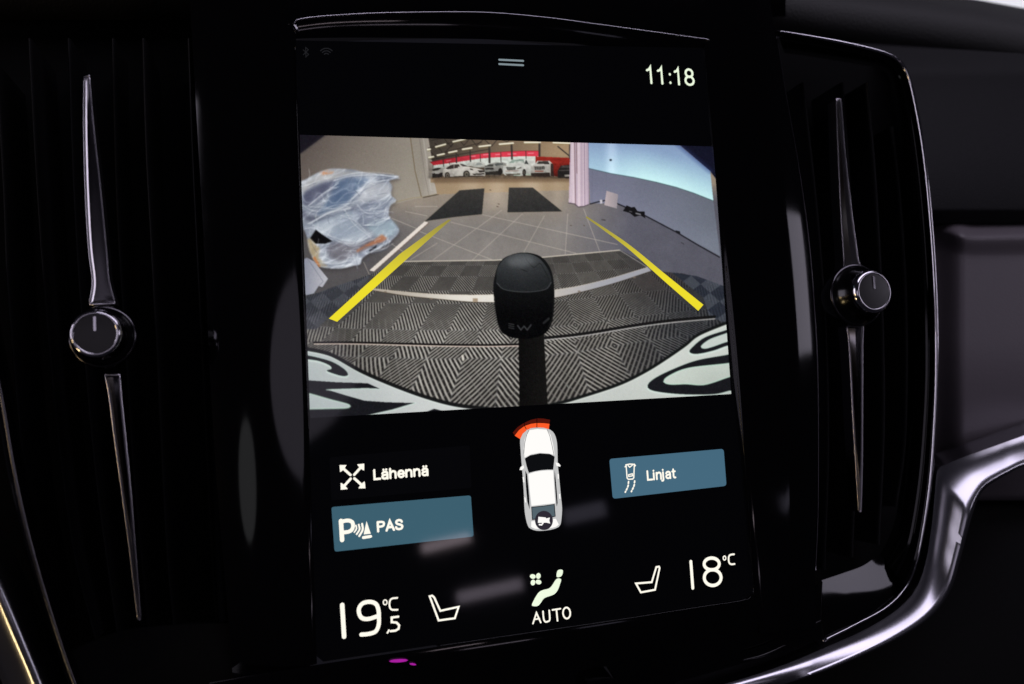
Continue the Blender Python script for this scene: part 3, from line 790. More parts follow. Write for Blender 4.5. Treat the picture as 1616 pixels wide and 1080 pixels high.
quads = np.stack([idx[:-1, :-1], idx[1:, :-1], idx[1:, 1:], idx[:-1, 1:]], -1).reshape(-1, 4)
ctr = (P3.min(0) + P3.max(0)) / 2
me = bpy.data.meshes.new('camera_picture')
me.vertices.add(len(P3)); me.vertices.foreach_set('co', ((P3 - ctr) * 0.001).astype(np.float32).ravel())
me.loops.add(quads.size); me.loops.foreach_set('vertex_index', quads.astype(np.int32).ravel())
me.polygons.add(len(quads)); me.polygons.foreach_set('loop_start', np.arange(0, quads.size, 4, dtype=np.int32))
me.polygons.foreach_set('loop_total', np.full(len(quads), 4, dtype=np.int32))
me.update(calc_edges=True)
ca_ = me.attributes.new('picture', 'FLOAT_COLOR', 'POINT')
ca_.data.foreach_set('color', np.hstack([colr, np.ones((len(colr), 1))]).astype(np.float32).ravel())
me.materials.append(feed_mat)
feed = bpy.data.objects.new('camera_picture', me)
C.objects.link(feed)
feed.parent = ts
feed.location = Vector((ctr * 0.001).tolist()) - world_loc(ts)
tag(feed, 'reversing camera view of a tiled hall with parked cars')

YEL = disp('display_yellow', (236, 220, 44))
_nt = YEL.node_tree
_tc = _nt.nodes.new('ShaderNodeTexCoord'); _sp = _nt.nodes.new('ShaderNodeSeparateXYZ'); _rp = _nt.nodes.new('ShaderNodeValToRGB')
_nt.links.new(_tc.outputs['Generated'], _sp.inputs[0]); _nt.links.new(_sp.outputs['Z'], _rp.inputs[0])
for _e, _p, _c in ((_rp.color_ramp.elements[0], 0.35, (238, 222, 46)), (_rp.color_ramp.elements[1], 1.0, (150, 140, 70))):
    _e.position = _p; _e.color = (*[float(v) for v in s2l(_c)], 1)
_nt.links.new(_rp.outputs[0], _nt.nodes['Principled BSDF'].inputs['Emission Color'])
build('guide_line', *poly([(519, 503), (532, 508), (640, 411), (695, 362), (711.5, 347.5), (708, 346.5), (690, 358), (631, 401)], Y2), YEL, feed, smooth=False)
_c = spline([(1106, 486), (1047, 436.5), (994, 391), (951, 360), (925, 342.5)], 24)
_t = np.gradient(_c, axis=0); _t /= np.linalg.norm(_t, axis=1)[:, None]
_nn = np.stack([-_t[:, 1], _t[:, 0]], 1) * np.linspace(6.3, 1.3, 24)[:, None]
build('guide_line', *poly([tuple(p) for p in np.vstack([_c + _nn, (_c - _nn)[::-1]])], Y2), YEL, feed, smooth=False)

# ---- status row
text('clock_reading', '11:18', (1021, 132.5), (1097, 136.5), 27, Y1, CLOCKW, ts, 3.3)
HB = disp('display_handle_grey', (128, 142, 148))
build('pull_handle', *merge(stroke([(788, 94.5), (825.5, 96.3)], 3.0, Y1), stroke([(788, 101.3), (825.5, 103.2)], 3.0, Y1)), HB, ts, smooth=False)
DIM = disp('display_dim_grey', (30, 30, 33))
build('bluetooth_symbol', *stroke([(478.5, 79), (487, 86), (482.8, 90), (482.4, 75), (486.6, 78.6), (478.8, 86.5)], 1.3, Y1), DIM, ts, smooth=False)
build('wifi_symbol', *merge(*[stroke([(515 + r * math.sin(t), 89 - r * math.cos(t)) for t in np.linspace(-.8, .8, 12)], 1.7, Y1) for r in (4.5, 8.5, 12.5)]), DIM, ts, smooth=False)

# ---- menu buttons
def button(pts, rgb, r=3.0):
    out = []
    n = len(pts)
    for i in range(n):
        p0, p1, p2 = [np.array(pts[j % n], float) for j in (i - 1, i, i + 1)]
        d0 = (p0 - p1) / np.linalg.norm(p0 - p1); d2 = (p2 - p1) / np.linalg.norm(p2 - p1)
        for t in np.linspace(0, 1, 6):
            a, b = p1 + d0 * r, p1 + d2 * r
            out.append(tuple((1 - t) ** 2 * a + 2 * t * (1 - t) * p1 + t * t * b))
    return build('menu_button', *poly(out, Y1), disp('display_button', rgb), ts, smooth=False)
b0 = button([(520, 722), (741, 703), (744, 770), (523, 790)], (5, 5, 7))
tag(b0, 'unlit zoom button reading Lähennä')
b1 = button([(523, 800.5), (743, 782), (747.5, 847), (528, 871)], (60, 95, 111), 4)
tag(b1, 'blue parking assist button reading PAS')
b2 = button([(961.5, 724.5), (1142, 708.5), (1146.5, 767), (967, 787.5)], (69, 105, 126), 5)
tag(b2, 'blue guide lines button reading Linjat')
arr = []
for sx, sy in ((-1, -1), (1, -1), (-1, 1), (1, 1)):
    cx, cy = 556.2, 752.6
    T = lambda a, b: (cx + sx * a * 1.0 + 0.05 * sy * b, cy + sy * b - 0.06 * sx * a)
    arr.append(stroke([T(3.0, 3.0), T(14.5, 14.5)], 4.0, Y2))
    arr.append(poly([T(19.5, 19.5), T(8.5, 19.0), T(10, 16.2), T(16.0, 10), T(19.0, 8.5)], Y3))
build('button_icon', *merge(*arr), WHITE, b0, smooth=False)
text('button_text', 'Lähennä', (589.5, 758.5), (676.5, 751), 18, Y2, WHITE, b0, 3.5)
text('button_text', 'PAS', (595, 840.5), (637, 836), 18, Y2, WHITE, b1, 3.6)
text('button_text', 'Linjat', (1021.3, 759.3), (1067.4, 755), 15.6, Y2, WHITE, b2, 2.7)
ic = [stroke(k3([(245, 945), (236, 797)]), 7, Y2), stroke(k3([(250, 800), (290, 794), (322, 806), (330, 838), (318, 868), (290, 882), (256, 886)]), 6, Y3, smooth=True),
      stroke(k3([(352, 832), (356, 858), (340, 884)]), 2.4, Y2, smooth=True), stroke(k3([(374, 826), (380, 862), (358, 900)]), 2.8, Y2, smooth=True), stroke(k3([(400, 820), (404, 866), (378, 914)]), 3.2, Y2, smooth=True),
      poly(k3([(434, 798), (467, 896), (412, 902)]), Y2), stroke(k3([(410, 926), (466, 917)]), 4.6, Y2)]
build('button_icon', *merge(*ic), WHITE, b1, smooth=False)
ic = [stroke(k5([(224, 208), (230, 288), (238, 296), (264, 294), (271, 286), (274, 204)]), 1.8, Y2), stroke(k5([(222, 208), (246, 203), (276, 205)]), 1.8, Y3), stroke(k5([(236, 212), (246, 222), (262, 210)]), 1.6, Y4),
      stroke(k5([(239, 268), (262, 262), (264, 274), (240, 279)]), 1.6, Y2, closed=True), stroke(k5([(218, 220), (224, 214)]), 1.8, Y4), stroke(k5([(276, 216), (281, 211)]), 1.8, Y4)]
for base in (0, 37):
    for p in ([(239 + base, 310), (238 + base, 320)], [(237 + base, 332), (234 + base, 342)], [(230 + base, 352), (226 + base, 360)], [(221 + base, 370), (219 + base, 374)]):
        ic.append(stroke(k5([(x, y - base * 0.1) for x, y in p]), 2.4, Y2))
build('button_icon', *merge(*ic), WHITE, b2, smooth=False)

# ---- car seen from above
D_BODY = disp('display_car_grey', (196, 196, 196)); D_WHITE = disp('display_car_white', (255, 253, 250)); D_BLK = disp('display_car_black', (12, 13, 16)); D_TEAL = disp('display_car_glass', (84, 100, 108))
sm = lambda pts, n=60: [tuple(p) for p in spline(pts, n, True)]
car = build('car_diagram', *poly(sm(k4([(275, 138), (330, 130), (400, 130), (450, 144), (485, 175), (505, 230), (512, 300), (515, 420), (525, 520), (540, 680), (550, 780), (546, 860), (535, 920), (500, 946), (430, 962), (350, 966), (300, 952), (275, 930), (255, 860), (245, 780), (240, 660), (232, 540), (222, 420), (213, 300), (210, 230), (225, 180), (250, 153)]), 90), Y1), D_BODY, ts, smooth=False)
tag(car, 'white car drawn from above with an orange sensor arc')
build('bonnet', *poly(k4([(282, 150), (350, 140), (430, 146), (458, 190), (478, 270), (490, 352), (440, 338), (370, 333), (300, 345), (246, 372), (238, 300), (246, 230), (262, 180)]), Y2), D_WHITE, car, smooth=False)
build('windscreen', *poly(k4([(248, 380), (290, 354), (370, 338), (450, 343), (490, 364), (484, 420), (478, 470), (430, 470), (380, 474), (330, 483), (280, 496), (262, 440)]), Y2), D_BLK, car, smooth=False)
build('roof', *poly(k4([(276, 506), (330, 488), (380, 480), (430, 476), (478, 476), (485, 600), (495, 742), (400, 752), (302, 764), (287, 640)]), Y2), D_WHITE, car, smooth=False)
build('side_window', *poly(k4([(252, 478), (266, 506), (276, 600), (284, 700), (287, 792), (268, 730), (256, 600)]), Y2), D_BLK, car, smooth=False)
build('side_window', *poly(k4([(490, 470), (500, 560), (508, 650), (514, 740), (506, 770), (497, 660), (488, 540)]), Y2), D_BLK, car, smooth=False)
build('rear_window', *poly(k4([(300, 772), (400, 762), (490, 748), (498, 850), (440, 866), (306, 878)]), Y2), D_BLK, car, smooth=False)
build('rear_window_glass', *poly(k4([(306, 778), (400, 768), (484, 755), (492, 845), (440, 858), (312, 870)]), Y3), D_TEAL, car, smooth=False)
build('boot_lid', *poly(k4([(300, 890), (500, 868), (524, 915), (500, 935), (430, 950), (330, 950), (300, 935)]), Y2), D_WHITE, car, smooth=False)
build('door_mirror', *poly(k4([(205, 472), (214, 448), (238, 434), (242, 456), (224, 474)]), Y2), D_WHITE, car, smooth=False)
build('door_mirror', *poly(k4([(497, 412), (520, 416), (537, 434), (535, 446), (506, 440)]), Y2), D_WHITE, car, smooth=False)
for pts in ([(230, 530), (240, 530), (246, 572), (236, 574)], [(244, 695), (253, 695), (260, 735), (250, 737)], [(514, 505), (524, 506), (524, 545), (515, 544)], [(524, 668), (535, 668), (537, 706), (528, 706)]):
    build('door_handle', *poly(k4(pts), Y2), D_WHITE, car, smooth=False)
LINEG = disp('display_car_line', (120, 120, 122))
build('bonnet_crease', *merge(stroke(k4([(282, 150), (262, 190), (246, 260), (240, 340)]), 0.9, Y3), stroke(k4([(430, 146), (452, 200), (470, 280), (484, 350)]), 0.9, Y3)), LINEG, car, smooth=False)
bd = build('camera_badge', *poly(k4(ell(403, 882, 73, 78, 40)), Y4), disp('display_badge', (46, 42, 52)), car, smooth=False)
build('camera_icon', *merge(poly(k4([(358, 852), (418, 858), (420, 866), (452, 858), (446, 882), (454, 908), (424, 900), (354, 902)]), Y4 - .1), stroke(k4([(366, 916), (384, 918), (396, 902)]), 2.2, Y4 - .15)), D_WHITE, bd, smooth=False)
ORG = disp('display_orange', (255, 92, 40)); DRED = disp('display_dark_red', (84, 20, 10))
for pts in ([(166, 194), (200, 150), (244, 117), (262, 152), (232, 178), (210, 222)], [(249, 115), (300, 98), (343, 92), (343, 128), (300, 132), (267, 149)], [(349, 92), (400, 93), (448, 98), (442, 142), (400, 130), (349, 128)]):
    build('sensor_arc', *poly(k4(pts), Y2), ORG, car, smooth=False)
for pts in ([(150, 170), (190, 125), (240, 92), (244, 114), (198, 148), (165, 190)], [(246, 90), (298, 66), (343, 56), (343, 89), (298, 95), (248, 112)], [(349, 54), (400, 56), (452, 66), (449, 95), (400, 90), (349, 89)]):
    build('sensor_arc', *poly(k4(pts), Y2), DRED, car, smooth=False)

# ---- climate row
tr = merge(stroke(k6([(147, 312), (158, 496)]), 7.0, Y1),
           stroke(k6([(355, 376), (300, 393), (262, 388), (245, 360), (246, 328), (268, 302), (308, 294), (342, 306), (357, 340), (360, 385), (358, 430), (340, 466), (300, 480), (258, 484)]), 6.4, Y1, smooth=True, n=70),
           stroke(k6([(466, 271), (436, 275), (424, 288), (421, 308), (425, 330), (438, 340), (468, 340)]), 2.7, Y1, smooth=True),
           stroke(k6(ell(396, 297, 11, 14, 20)), 1.8, Y1, closed=True),
           stroke(k6([(472, 380), (434, 385), (434, 412), (462, 414), (477, 430), (474, 450), (456, 461), (428, 464)]), 3.4, Y1), stroke(k6([(418, 458), (409, 474)]), 2.6, Y1))
tag(build('temperature_reading', *tr, WHITE, ts, smooth=False), 'temperature reading 19,5 °C')
tr = merge(stroke(k5([(618, 796), (630, 958)]), 4.4, Y1), stroke(k5(ell(745, 811, 46, 36, 40)), 4.6, Y1, closed=True), stroke(k5(ell(751, 894, 51, 48, 40)), 4.6, Y2, closed=True),
           stroke(k5(ell(823, 775, 8, 12, 20)), 1.7, Y1, closed=True), stroke(k5([(881, 752), (860, 755), (850, 765), (848, 786), (853, 806), (866, 813), (884, 811)]), 2.5, Y1, smooth=True))
tag(build('temperature_reading', *tr, WHITE, ts, smooth=False), 'temperature reading 18 °C')
build('seat_symbol', *stroke(k6([(654, 262), (668, 258), (680, 268), (716, 346), (822, 323), (800, 389), (706, 402)]), 3.0, Y1, closed=True), WHITE, ts, smooth=False)
build('seat_symbol', *stroke(k5([(408, 830), (424, 827), (428, 836), (400, 968), (314, 984), (284, 930), (380, 922)]), 2.7, Y1, closed=True), WHITE, ts, smooth=False)
cl = build('climate_symbol', *poly([tuple(p) for p in spline(k6([(1385, 166), (1400, 158), (1416, 164), (1410, 190), (1395, 228), (1372, 252), (1320, 272), (1298, 300), (1280, 318), (1250, 318), (1248, 306), (1268, 266), (1288, 238), (1310, 226), (1352, 212)]), 70, True)], Y1), CLOCKW, ts, smooth=False)
build('figure_head', *poly([tuple(p) for p in spline(k6([(1394, 116), (1410, 107), (1426, 112), (1422, 138), (1408, 150), (1390, 148)]), 30, True)], Y1), CLOCKW, cl, smooth=False)
for cx, cy, rot in ((1252, 147, .2), (1284, 144, 1.7), (1253, 182, 1.8), (1285, 179, .3)):
    build('fan_blade', *poly(k6(ell(cx, cy, 17, 13.5, 24, rot)), Y1 - 0.02 * (cx % 7)), CLOCKW, cl, smooth=False)
au = merge(stroke(k6([(1253, 420), (1273, 358), (1298, 414)]), 2.4, Y1), stroke(k6([(1262, 396), (1290, 391)]), 2.2, Y2), stroke(k6([(1311, 349), (1315, 392), (1324, 409), (1338, 408), (1350, 396), (1347, 344)]), 2.5, Y1, smooth=True),
           stroke(k6([(1366, 341), (1412, 334)]), 2.4, Y1), stroke(k6([(1389, 340), (1395, 404)]), 2.5, Y2), stroke(k6(ell(1448, 359, 21, 32, 30, -0.06)), 2.5, Y1, closed=True))
tag(build('auto_reading', *au, WHITE, cl, smooth=False), 'lettering AUTO')

# ------------------------------------------------------------------ centre console
con = thing('centre_console', U(815, 1140, 10), 'gloss black centre console face framing the touchscreen', 'console')
def arc_loft(c_in, c_out, y0, y1, m=14, n=70, lip=0.0, power=2.0):
    """a rounded face running from the pixel curve c_in (depth y0) to c_out (depth y1), turning back as it goes"""
    A, B = spline(c_in, n), spline(c_out, n)
    rows = []
    for t in np.linspace(0, 1, m):
        S = A * (1 - t) + B * t
        d = y0 + (y1 - y0) * (1 - (1 - t ** power) ** (1 / power)) - lip * math.sin(math.pi * min(1, t * 3))
        rows.append(np.array([U(a, b, d) for a, b in S]))
    return rows
SL = [(466, -60), (467, 64), (476, 330), (487, 660), (500, 1040), (503, 1130)]
SR = [(1103, -60), (1112, 74), (1134, 330), (1160, 620), (1191, 932), (1199, 1000)]
VL = [(296, -60), (303, 60), (314, 250), (324, 430), (333, 620), (345, 800), (362, 1000), (372, 1130)]
VR = [(1212, -20), (1223, 52), (1240, 150), (1258, 260), (1274, 380), (1284, 500), (1289, 620), (1289, 800), (1286, 920), (1288, 990)]
def pillar(c_in, c_out, depth, back):
    A, B = spline(c_in, 70), spline(c_out, 70)
    rows = [np.array([U(a, b, 3.0) for a, b in A])]
    for t in np.r_[0, 0.03, np.linspace(0.07, 1, 22)]:
        S = A * (1 - t) + B * t
        wmm = np.linalg.norm(np.array([U(a, b) for a, b in B]) - np.array([U(a, b) for a, b in A]), axis=1)
        rows.append(np.array([U(a, b, depth(t, w)) for (a, b), w in zip(S, wmm)]))
    rows.append(rows[-1] + np.array([back, 26, 0]))
    return rows
def left_depth(t, w):
    x = t * w
    return -1.0 + 0.12 * x + x * x / 124.0 + (0.5 * (1 - t / 0.05) if t < 0.05 else 0)
def right_depth(t, w):
    k = max(0, t - 0.6)
    return -1.0 - 0.16 * t * w + 0.5 * k * k * (0.46 / 0.4) * w + (0.5 * (1 - t / 0.05) if t < 0.05 else 0)
build('pillar', *loft(pillar(SL, VL, left_depth, 2.0)), PIANO, con, sharp=50)
build('pillar', *loft(pillar(SR, VR, right_depth, -2.0)), PIANO, con, sharp=50)
# panel above and below the glass
TOPC = [(455, 36), (520, 25.5), (620, 20.5), (760, 20), (860, 28), (930, 37), (1030, 51), (1125, 64)]
t0 = [np.array([U(a, b + 42, 3.5) for a, b in spline(TOPC, 60)]), PC(TOPC, -1.0, 60)]
for k, (dy, d) in enumerate(((14, -1.2), (40, -1.2), (90, -0.9), (160, 2.0))):
    t0.append(np.array([U(a, b - dy, d) for a, b in spline(TOPC, 60)]))
build('upper_panel', *loft(t0), PIANO, con, sharp=50)
BOTC = [(330, 1078), (512, 1047.5), (700, 1019.5), (960, 981.5), (1176, 948), (1230, 937), (1292, 922)]
LBC = [(340, 1200), (560, 1180), (800, 1150), (1040, 1106), (1150, 1076), (1230, 1050), (1298, 1021)]
A_, B_ = spline(BOTC, 70), spline(LBC, 70)
b_ = [PC(BOTC, 3.5, 70)]
for t, d in ((0, -1.0), (.10, -1.3), (.25, -0.9), (.5, 0.4), (.8, 2.4), (.94, 3.8), (1.0, 5.5)):
    b_.append(np.array([U(a, b, d) for a, b in A_ * (1 - t) + B_ * t]))
build('lower_panel', *loft(b_), PIANO, con, sharp=50)
# bright edge beads round the screen module
build('edge_bead', *tube(PC([(472, 50), (464, 38), (466, 33), (490, 28), (540, 24), (620, 20.5), (760, 20), (860, 28), (930, 37), (1030, 50.5), (1120, 63)], -1.6, 90), np.linspace(0.28, 0.2, 90), 8), CHROME, con)
build('edge_bead', *tube(PC([(690, 1020), (800, 1004), (960, 981), (1100, 959), (1176, 947), (1189, 936), (1187, 900), (1180, 780), (1165, 620), (1146, 420)], -1.0, 90), 0.14, 8), PIANO, con)
build('edge_bead', *tube(PC([(466, 70), (470, 200), (480, 480), (488, 680)], -1.0, 60), 0.14, 8), PIANO, con)
build('lower_crease', *tube(PC([(1172, 1042), (1205, 1034), (1240, 1018)], -0.6, 24), np.r_[np.linspace(0.1, 0.5, 12), np.linspace(0.5, 0.15, 12)], 8), PIANO, con)
build('screen_button', *loft([PC([(925, 1083), (932, 1076), (968, 1070), (976, 1078), (978, 1100), (928, 1106)], d, 40, True) for d in (2.0, -2.2, -2.6)] + [np.repeat(U(952, 1088, -2.6)[None], 40, 0)], close_v=True), PIANO, con, sharp=40)
MAG = mat('magenta_glow', (0.02, 0.0, 0.02), 0.2, emit=(168, 30, 158))  # glowing slivers stand in for magenta reflections on the lower panel
gl = tag(build('magenta_reflection', *loft([PC(ell(629, 1043, 15, 2.6, 16, -0.06), d, 16, True) for d in (0.0, -2.1)] + [np.repeat(U(629, 1043, -2.1)[None], 16, 0)], close_v=True), MAG, con, smooth=False), 'slim magenta reflection below the screen, made as a glowing sliver')
build('magenta_reflection', *loft([PC(ell(651.5, 1048.5, 5.5, 1.6, 12, 0.15), d, 12, True) for d in (0.0, -2.0)] + [np.repeat(U(651.5, 1048.5, -2.0)[None], 12, 0)], close_v=True), MAG, con, smooth=False)

# ------------------------------------------------------------------ air vents
def vane(front, y0, y1, parent, w=3.0, shift=0.0, name='vane', m=None):
    """one upright vane: rounded nose at depth y0, flanks running back to y1"""
    S = spline(front, 60)
    rows = []
    for dx, d in ((-w, y1), (-w, y0 + 1.5), (-w * 0.6, y0 + 0.4), (0, y0), (w * 0.6, y0 + 0.4), (w, y0 + 1.5), (w, y1)):
        k = shift * (d - y0)
        rows.append(np.array([U(a + dx, b, y0) + np.array([k, d - y0, 0]) for a, b in S]))
    return build(name, *loft(rows, close_u=True), m or VANE, parent, sharp=60)

def blade(outline_l, outline_r, y0, parent, inset_px, name, rim_mat, face_mat, thick=5.0, ridge=1.2, rise=1.0, bead=0.3, facet=None):
    """long tapering blade: bright bevel all round and a dark face slightly ridged along its middle"""
    L = spline(outline_l, 50); Rr = spline(outline_r, 50)
    ring = np.vstack([L, Rr[::-1]])
    c = (L + Rr) / 2
    wid = np.linalg.norm(Rr - L, axis=1)
    f = np.clip(1 - 2 * inset_px / np.maximum(wid, 2.2 * inset_px), 0.12, 1)[:, None]
    Li, Ri = c + (L - c) * f, c + (Rr - c) * (f if facet is None else 1 - (1 - f) * 0.35)
    Li[0] = Li[0] + (L[1] - L[0]) * 0.5; Ri[0] = Ri[0] + (Rr[1] - Rr[0]) * 0.5
    d_end = (L[-2] - L[-1]) / np.linalg.norm(L[-2] - L[-1]) * inset_px * 1.2
    Li[-1] = Li[-1] + d_end; Ri[-1] = Ri[-1] + d_end
    ringi = np.vstack([Li, Ri[::-1]])
    to3 = lambda R2, d: np.array([U(a, b, d) for a, b in R2])
    root = build(name, *loft([to3(ring, y0) + np.array([0, thick, 0]), to3(ring, y0), to3(ringi, y0 - rise)], close_v=True), face_mat if facet is None else facet, parent, sharp=35)
    mid = (Li + Ri) / 2
    build('blade_face', *loft([to3(Li, y0 - rise + .05), to3(mid, y0 - rise - ridge + .05), to3(Ri, y0 - rise + .05)]), face_mat, root, sharp=25)
    path = np.vstack([to3(L[::-1], y0 - .2), to3(Rr, y0 - .2)])
    build('blade_edge', *tube(path, bead, 8, closed=True), rim_mat, root)
    return root

def knob(px, py, r_px, tip_px, tip_r_px, y0, y1, parent):
    c = U(px, py, y0)
    R0 = r_px * mm_per_px(px, py, y0)
    R1 = tip_r_px * mm_per_px(*tip_px, y1)
    cc = (c[0], c[2])
    K = build('knob', *lathe_y(cc, [(R0 * .8, y0 + 8), (R0 * .97, y0 + 3), (R0 * .97, y0 - 0.4), (R0 * .9, y0 - 1.2), (R0 * .80, y0 - 2.0), (R1 * 1.16, y1 + 2.6), (R1 * 1.08, y1 + 1.2), (R1 * 1.05, y1 + .6)]), GLOSS, parent, sharp=40)
    build('knob_ring', *lathe_y(cc, [(R0 * .97, y0 + 1.0), (R0 * 1.02, y0 + .6), (R0 * 1.03, y0 - .1), (R0 * 0.99, y0 - .8), (R0 * .95, y0 - .85)]), DARKCHROME, K)
    build('knob_cap', *lathe_y(cc, [(R1 * 1.14, y1 + 3.2), (R1 * 1.19, y1 + 2.0), (R1 * 1.18, y1 + 1.2), (R1 * 1.12, y1 + .5), (R1 * 1.04, y1 + .05), (R1 * 0.97, y1 - .1), (R1 * 0.93, y1 + .05)]), CHROME, K)
    build('knob_face', *lathe_y(cc, [(R1 * .94, y1 + .06), (R1 * .6, y1 - .05), (R1 * .25, y1 - .1), (0.01, y1 - .1)]), KNOBFACE, K)
    mk = R1 * 0.055
    top, bot = c[2] + R1 * .80, c[2] + R1 * .12
    V = []
    for d in (y1, y1 - .35):
        V += [(c[0] - mk, d, bot), (c[0] + mk, d, bot), (c[0] + mk, d, top), (c[0] - mk, d, top)]
    build('knob_marker', V, [(4, 5, 6, 7), (0, 4, 7, 3), (1, 2, 6, 5), (3, 7, 6, 2), (0, 1, 5, 4)], CHROME, K, smooth=False)
    return K

# -- right vent
vr = thing('air_vent', U(1360, 1010, 10), 'upright air vent with bright rim beside the passenger panel', 'air vent', 'air vents either side of the screen')
RIM = [(1226, 49), (1270, 56.5), (1320, 66), (1370, 77), (1400, 86), (1420, 98), (1435, 126), (1447, 178), (1458, 245), (1467, 330), (1474, 425), (1477.5, 520), (1477.5, 600), (1474, 680), (1468, 760), (1458, 830), (1446, 888), (1430, 926), (1400, 958), (1350, 986), (1300, 1011)]
rim_w = np.interp(np.linspace(0, 1, 160), [0, .08, .3, .55, .75, .82, 1], [.3, .7, .75, .8, .65, .35, .5])
build('rim', *tube(PC(RIM, -2.0, 160), rim_w, 10), CHROME, vr)
INN = [(1238, 84), (1270, 88), (1320, 96), (1362, 103), (1390, 110), (1402, 122), (1408, 150), (1414, 195), (1420, 255), (1428, 335), (1434, 425), (1437, 520), (1437, 600), (1432, 680), (1424, 755), (1414, 815), (1402, 850), (1388, 876), (1362, 894), (1330, 906), (1298, 917)]
o_, i_ = spline(RIM[:18], 160), spline(INN[:18], 160)
rows = [np.array([U(a, b, 22.0) for a, b in o_ + (o_ - i_) * 0.05]), np.array([U(a, b, -1.6) for a, b in o_ + (o_ - i_) * 0.02]), np.array([U(a, b, -1.9) for a, b in o_])]
for t, d in ((.10, -1.4), (.22, 0.4), (.30, 2.4), (.34, 3.0), (.42, 3.4), (.58, 5.4), (.76, 8.2), (.84, 12.0), (1.0, 20.0)):
    rows.append(np.array([U(a, b, d) for a, b in o_ * (1 - t) + i_ * t]))
build('housing', *loft(rows), PIANO, vr, sharp=40)
build('inner_edge', *tube(PC([(1224, 52), (1232, 100), (1242, 160), (1260, 262), (1276, 380), (1286, 500), (1291, 620), (1291, 800), (1287, 900)], 1.0, 80), 0.28, 8), DARKCHROME, vr)
lip0 = [(1297, 916), (1330, 905), (1362, 893), (1388, 875)]
lipm = [(1298, 950), (1335, 938), (1370, 924), (1404, 898)]
lip1 = [(1300, 1006), (1345, 985), (1396, 955), (1430, 918)]
l0, l1 = spline(lip0, 40), spline(lip1, 40)
lr = [PC(lip0, 30, 40)] + [np.array([U(a, b, 13.0 - 8.6 * t - 0.5 * math.sin(math.pi * t)) for a, b in l0 * (1 - t) + l1 * t]) for t in np.linspace(0, 1, 16)]
build('lower_lip', *loft(lr), PIANO, vr, sharp=60)
build('lip_end', *tube(PC([(1297, 918), (1296, 950), (1295, 1000)], 8, 20), 0.25, 6), DARKCHROME, vr)
for pts, w, y0 in (([(1268, 130), (1290, 330), (1304, 520), (1308, 700), (1302, 900)], 3, 15), ([(1330, 130), (1342, 300), (1350, 520), (1352, 700), (1346, 880)], 3, 21), ([(1370, 130), (1384, 300), (1394, 500), (1396, 680), (1388, 860)], 3, 16), ([(1410, 200), (1424, 340), (1432, 500), (1430, 690), (1416, 800)], 3, 18)):
    vane(pts, y0, 40, vr, w)
build('duct', *loft([PC([(1215, 60), (1250, 500), (1250, 1000)], 42, 20), PC([(1460, 60), (1500, 500), (1470, 1000)], 42, 20), PC([(1460, 60), (1500, 500), (1470, 1000)], 46, 20)]), VOID, vr)
blade([(1320, 157), (1323, 240), (1327, 330), (1331.5, 400), (1332, 415), (1330, 430)], [(1326.5, 157), (1333, 240), (1343, 330), (1351, 390), (1354.5, 412), (1361.5, 429)], 2.0, vr, 2.0, 'upper_blade', SOFTCHROME, KNOBFACE, bead=0.36)
blade([(1336, 515), (1339, 535), (1342, 580), (1346, 660), (1351, 740), (1355.5, 808)], [(1362, 515), (1361, 540), (1361, 580), (1361, 660), (1360.5, 740), (1358.5, 808)], 2.0, vr, 2.2, 'lower_blade', SOFTCHROME, DARKCHROME, ridge=1.6, bead=0.34)
knob(1352, 466, 41.5, (1368, 458), 25.5, 0.0, -9.0, vr)

# -- left vent
vl = thing('air_vent', U(180, 1020, 10), 'upright air vent with wide bright blade on the steering wheel side', 'air vent', 'air vents either side of the screen')
for pts, w, y0 in (([(-6, 100), (6, 300), (14, 480), (40, 760), (80, 1000)], 3, 16), ([(46, 60), (55, 230), (66, 400), (82, 600), (112, 850), (150, 1010)], 3, 15), ([(226, 60), (231, 230), (240, 400), (250, 600), (262, 850), (276, 1010)], 3, 15), ([(298, 60), (304, 230), (312, 400), (322, 600), (334, 850), (346, 1040)], 3, 15), ([(108, 60), (116, 300), (130, 520), (152, 760), (186, 1010)], 3, 21), ([(178, 60), (184, 300), (196, 520), (212, 760), (236, 1010)], 3, 21)):
    vane(pts, y0, 40, vl, w)
build('duct', *loft([PC([(-120, -60), (-120, 500), (-60, 1130)], 42, 20), PC([(340, -60), (370, 500), (400, 1130)], 42, 20), PC([(340, -60), (370, 500), (400, 1130)], 46, 20)]), VOID, vl)
rim_l = [(-40, 420), (-14, 540), (5, 640), (22, 740), (44, 840), (72, 940), (104, 1040), (130, 1110)]
build('rim', *tube(PC(rim_l, -1.0, 60), 0.5, 10), DARKCHROME, vl)
hs = [np.array([U(a + dx, b - dx * .1, d) for a, b in spline(rim_l, 60)]) for dx, d in ((-12, 16), (-9, 0), (0, -.8), (8, 1.0), (14, 6), (20, 20))]
build('housing', *loft(hs), PIANO, vl, sharp=50)
low_l = [(112, 1096), (160, 1074), (220, 1060), (300, 1052), (372, 1050)]
build('lower_lip', *loft([np.array([U(a, b + dy, d) for a, b in spline(low_l, 40)]) for dy, d in ((-70, 30), (-66, 9), (-30, 8), (0, 7), (60, 7))]), VOID, vl, sharp=60)
blade([(133, 122), (132.5, 200), (135, 300), (140, 390), (146, 445), (141, 481)], [(141, 119), (148, 200), (159, 300), (168.5, 400), (172, 440), (182, 480)], 2.0, vl, 5.0, 'upper_blade', SOFTCHROME, DARKCHROME, ridge=0.2, rise=0.45, bead=0.2, facet=SOFTCHROME)
blade([(166, 592), (172, 620), (181, 690), (192, 770), (204, 860), (218, 978)], [(189, 592), (191, 620), (198, 690), (206, 770), (213, 860), (222, 978)], 2.0, vl, 3.0, 'lower_blade', SOFTCHROME, DARKCHROME, ridge=1.1, bead=0.3)
knob(163, 532, 53, (143, 523), 37, 0.0, -9.0, vl)

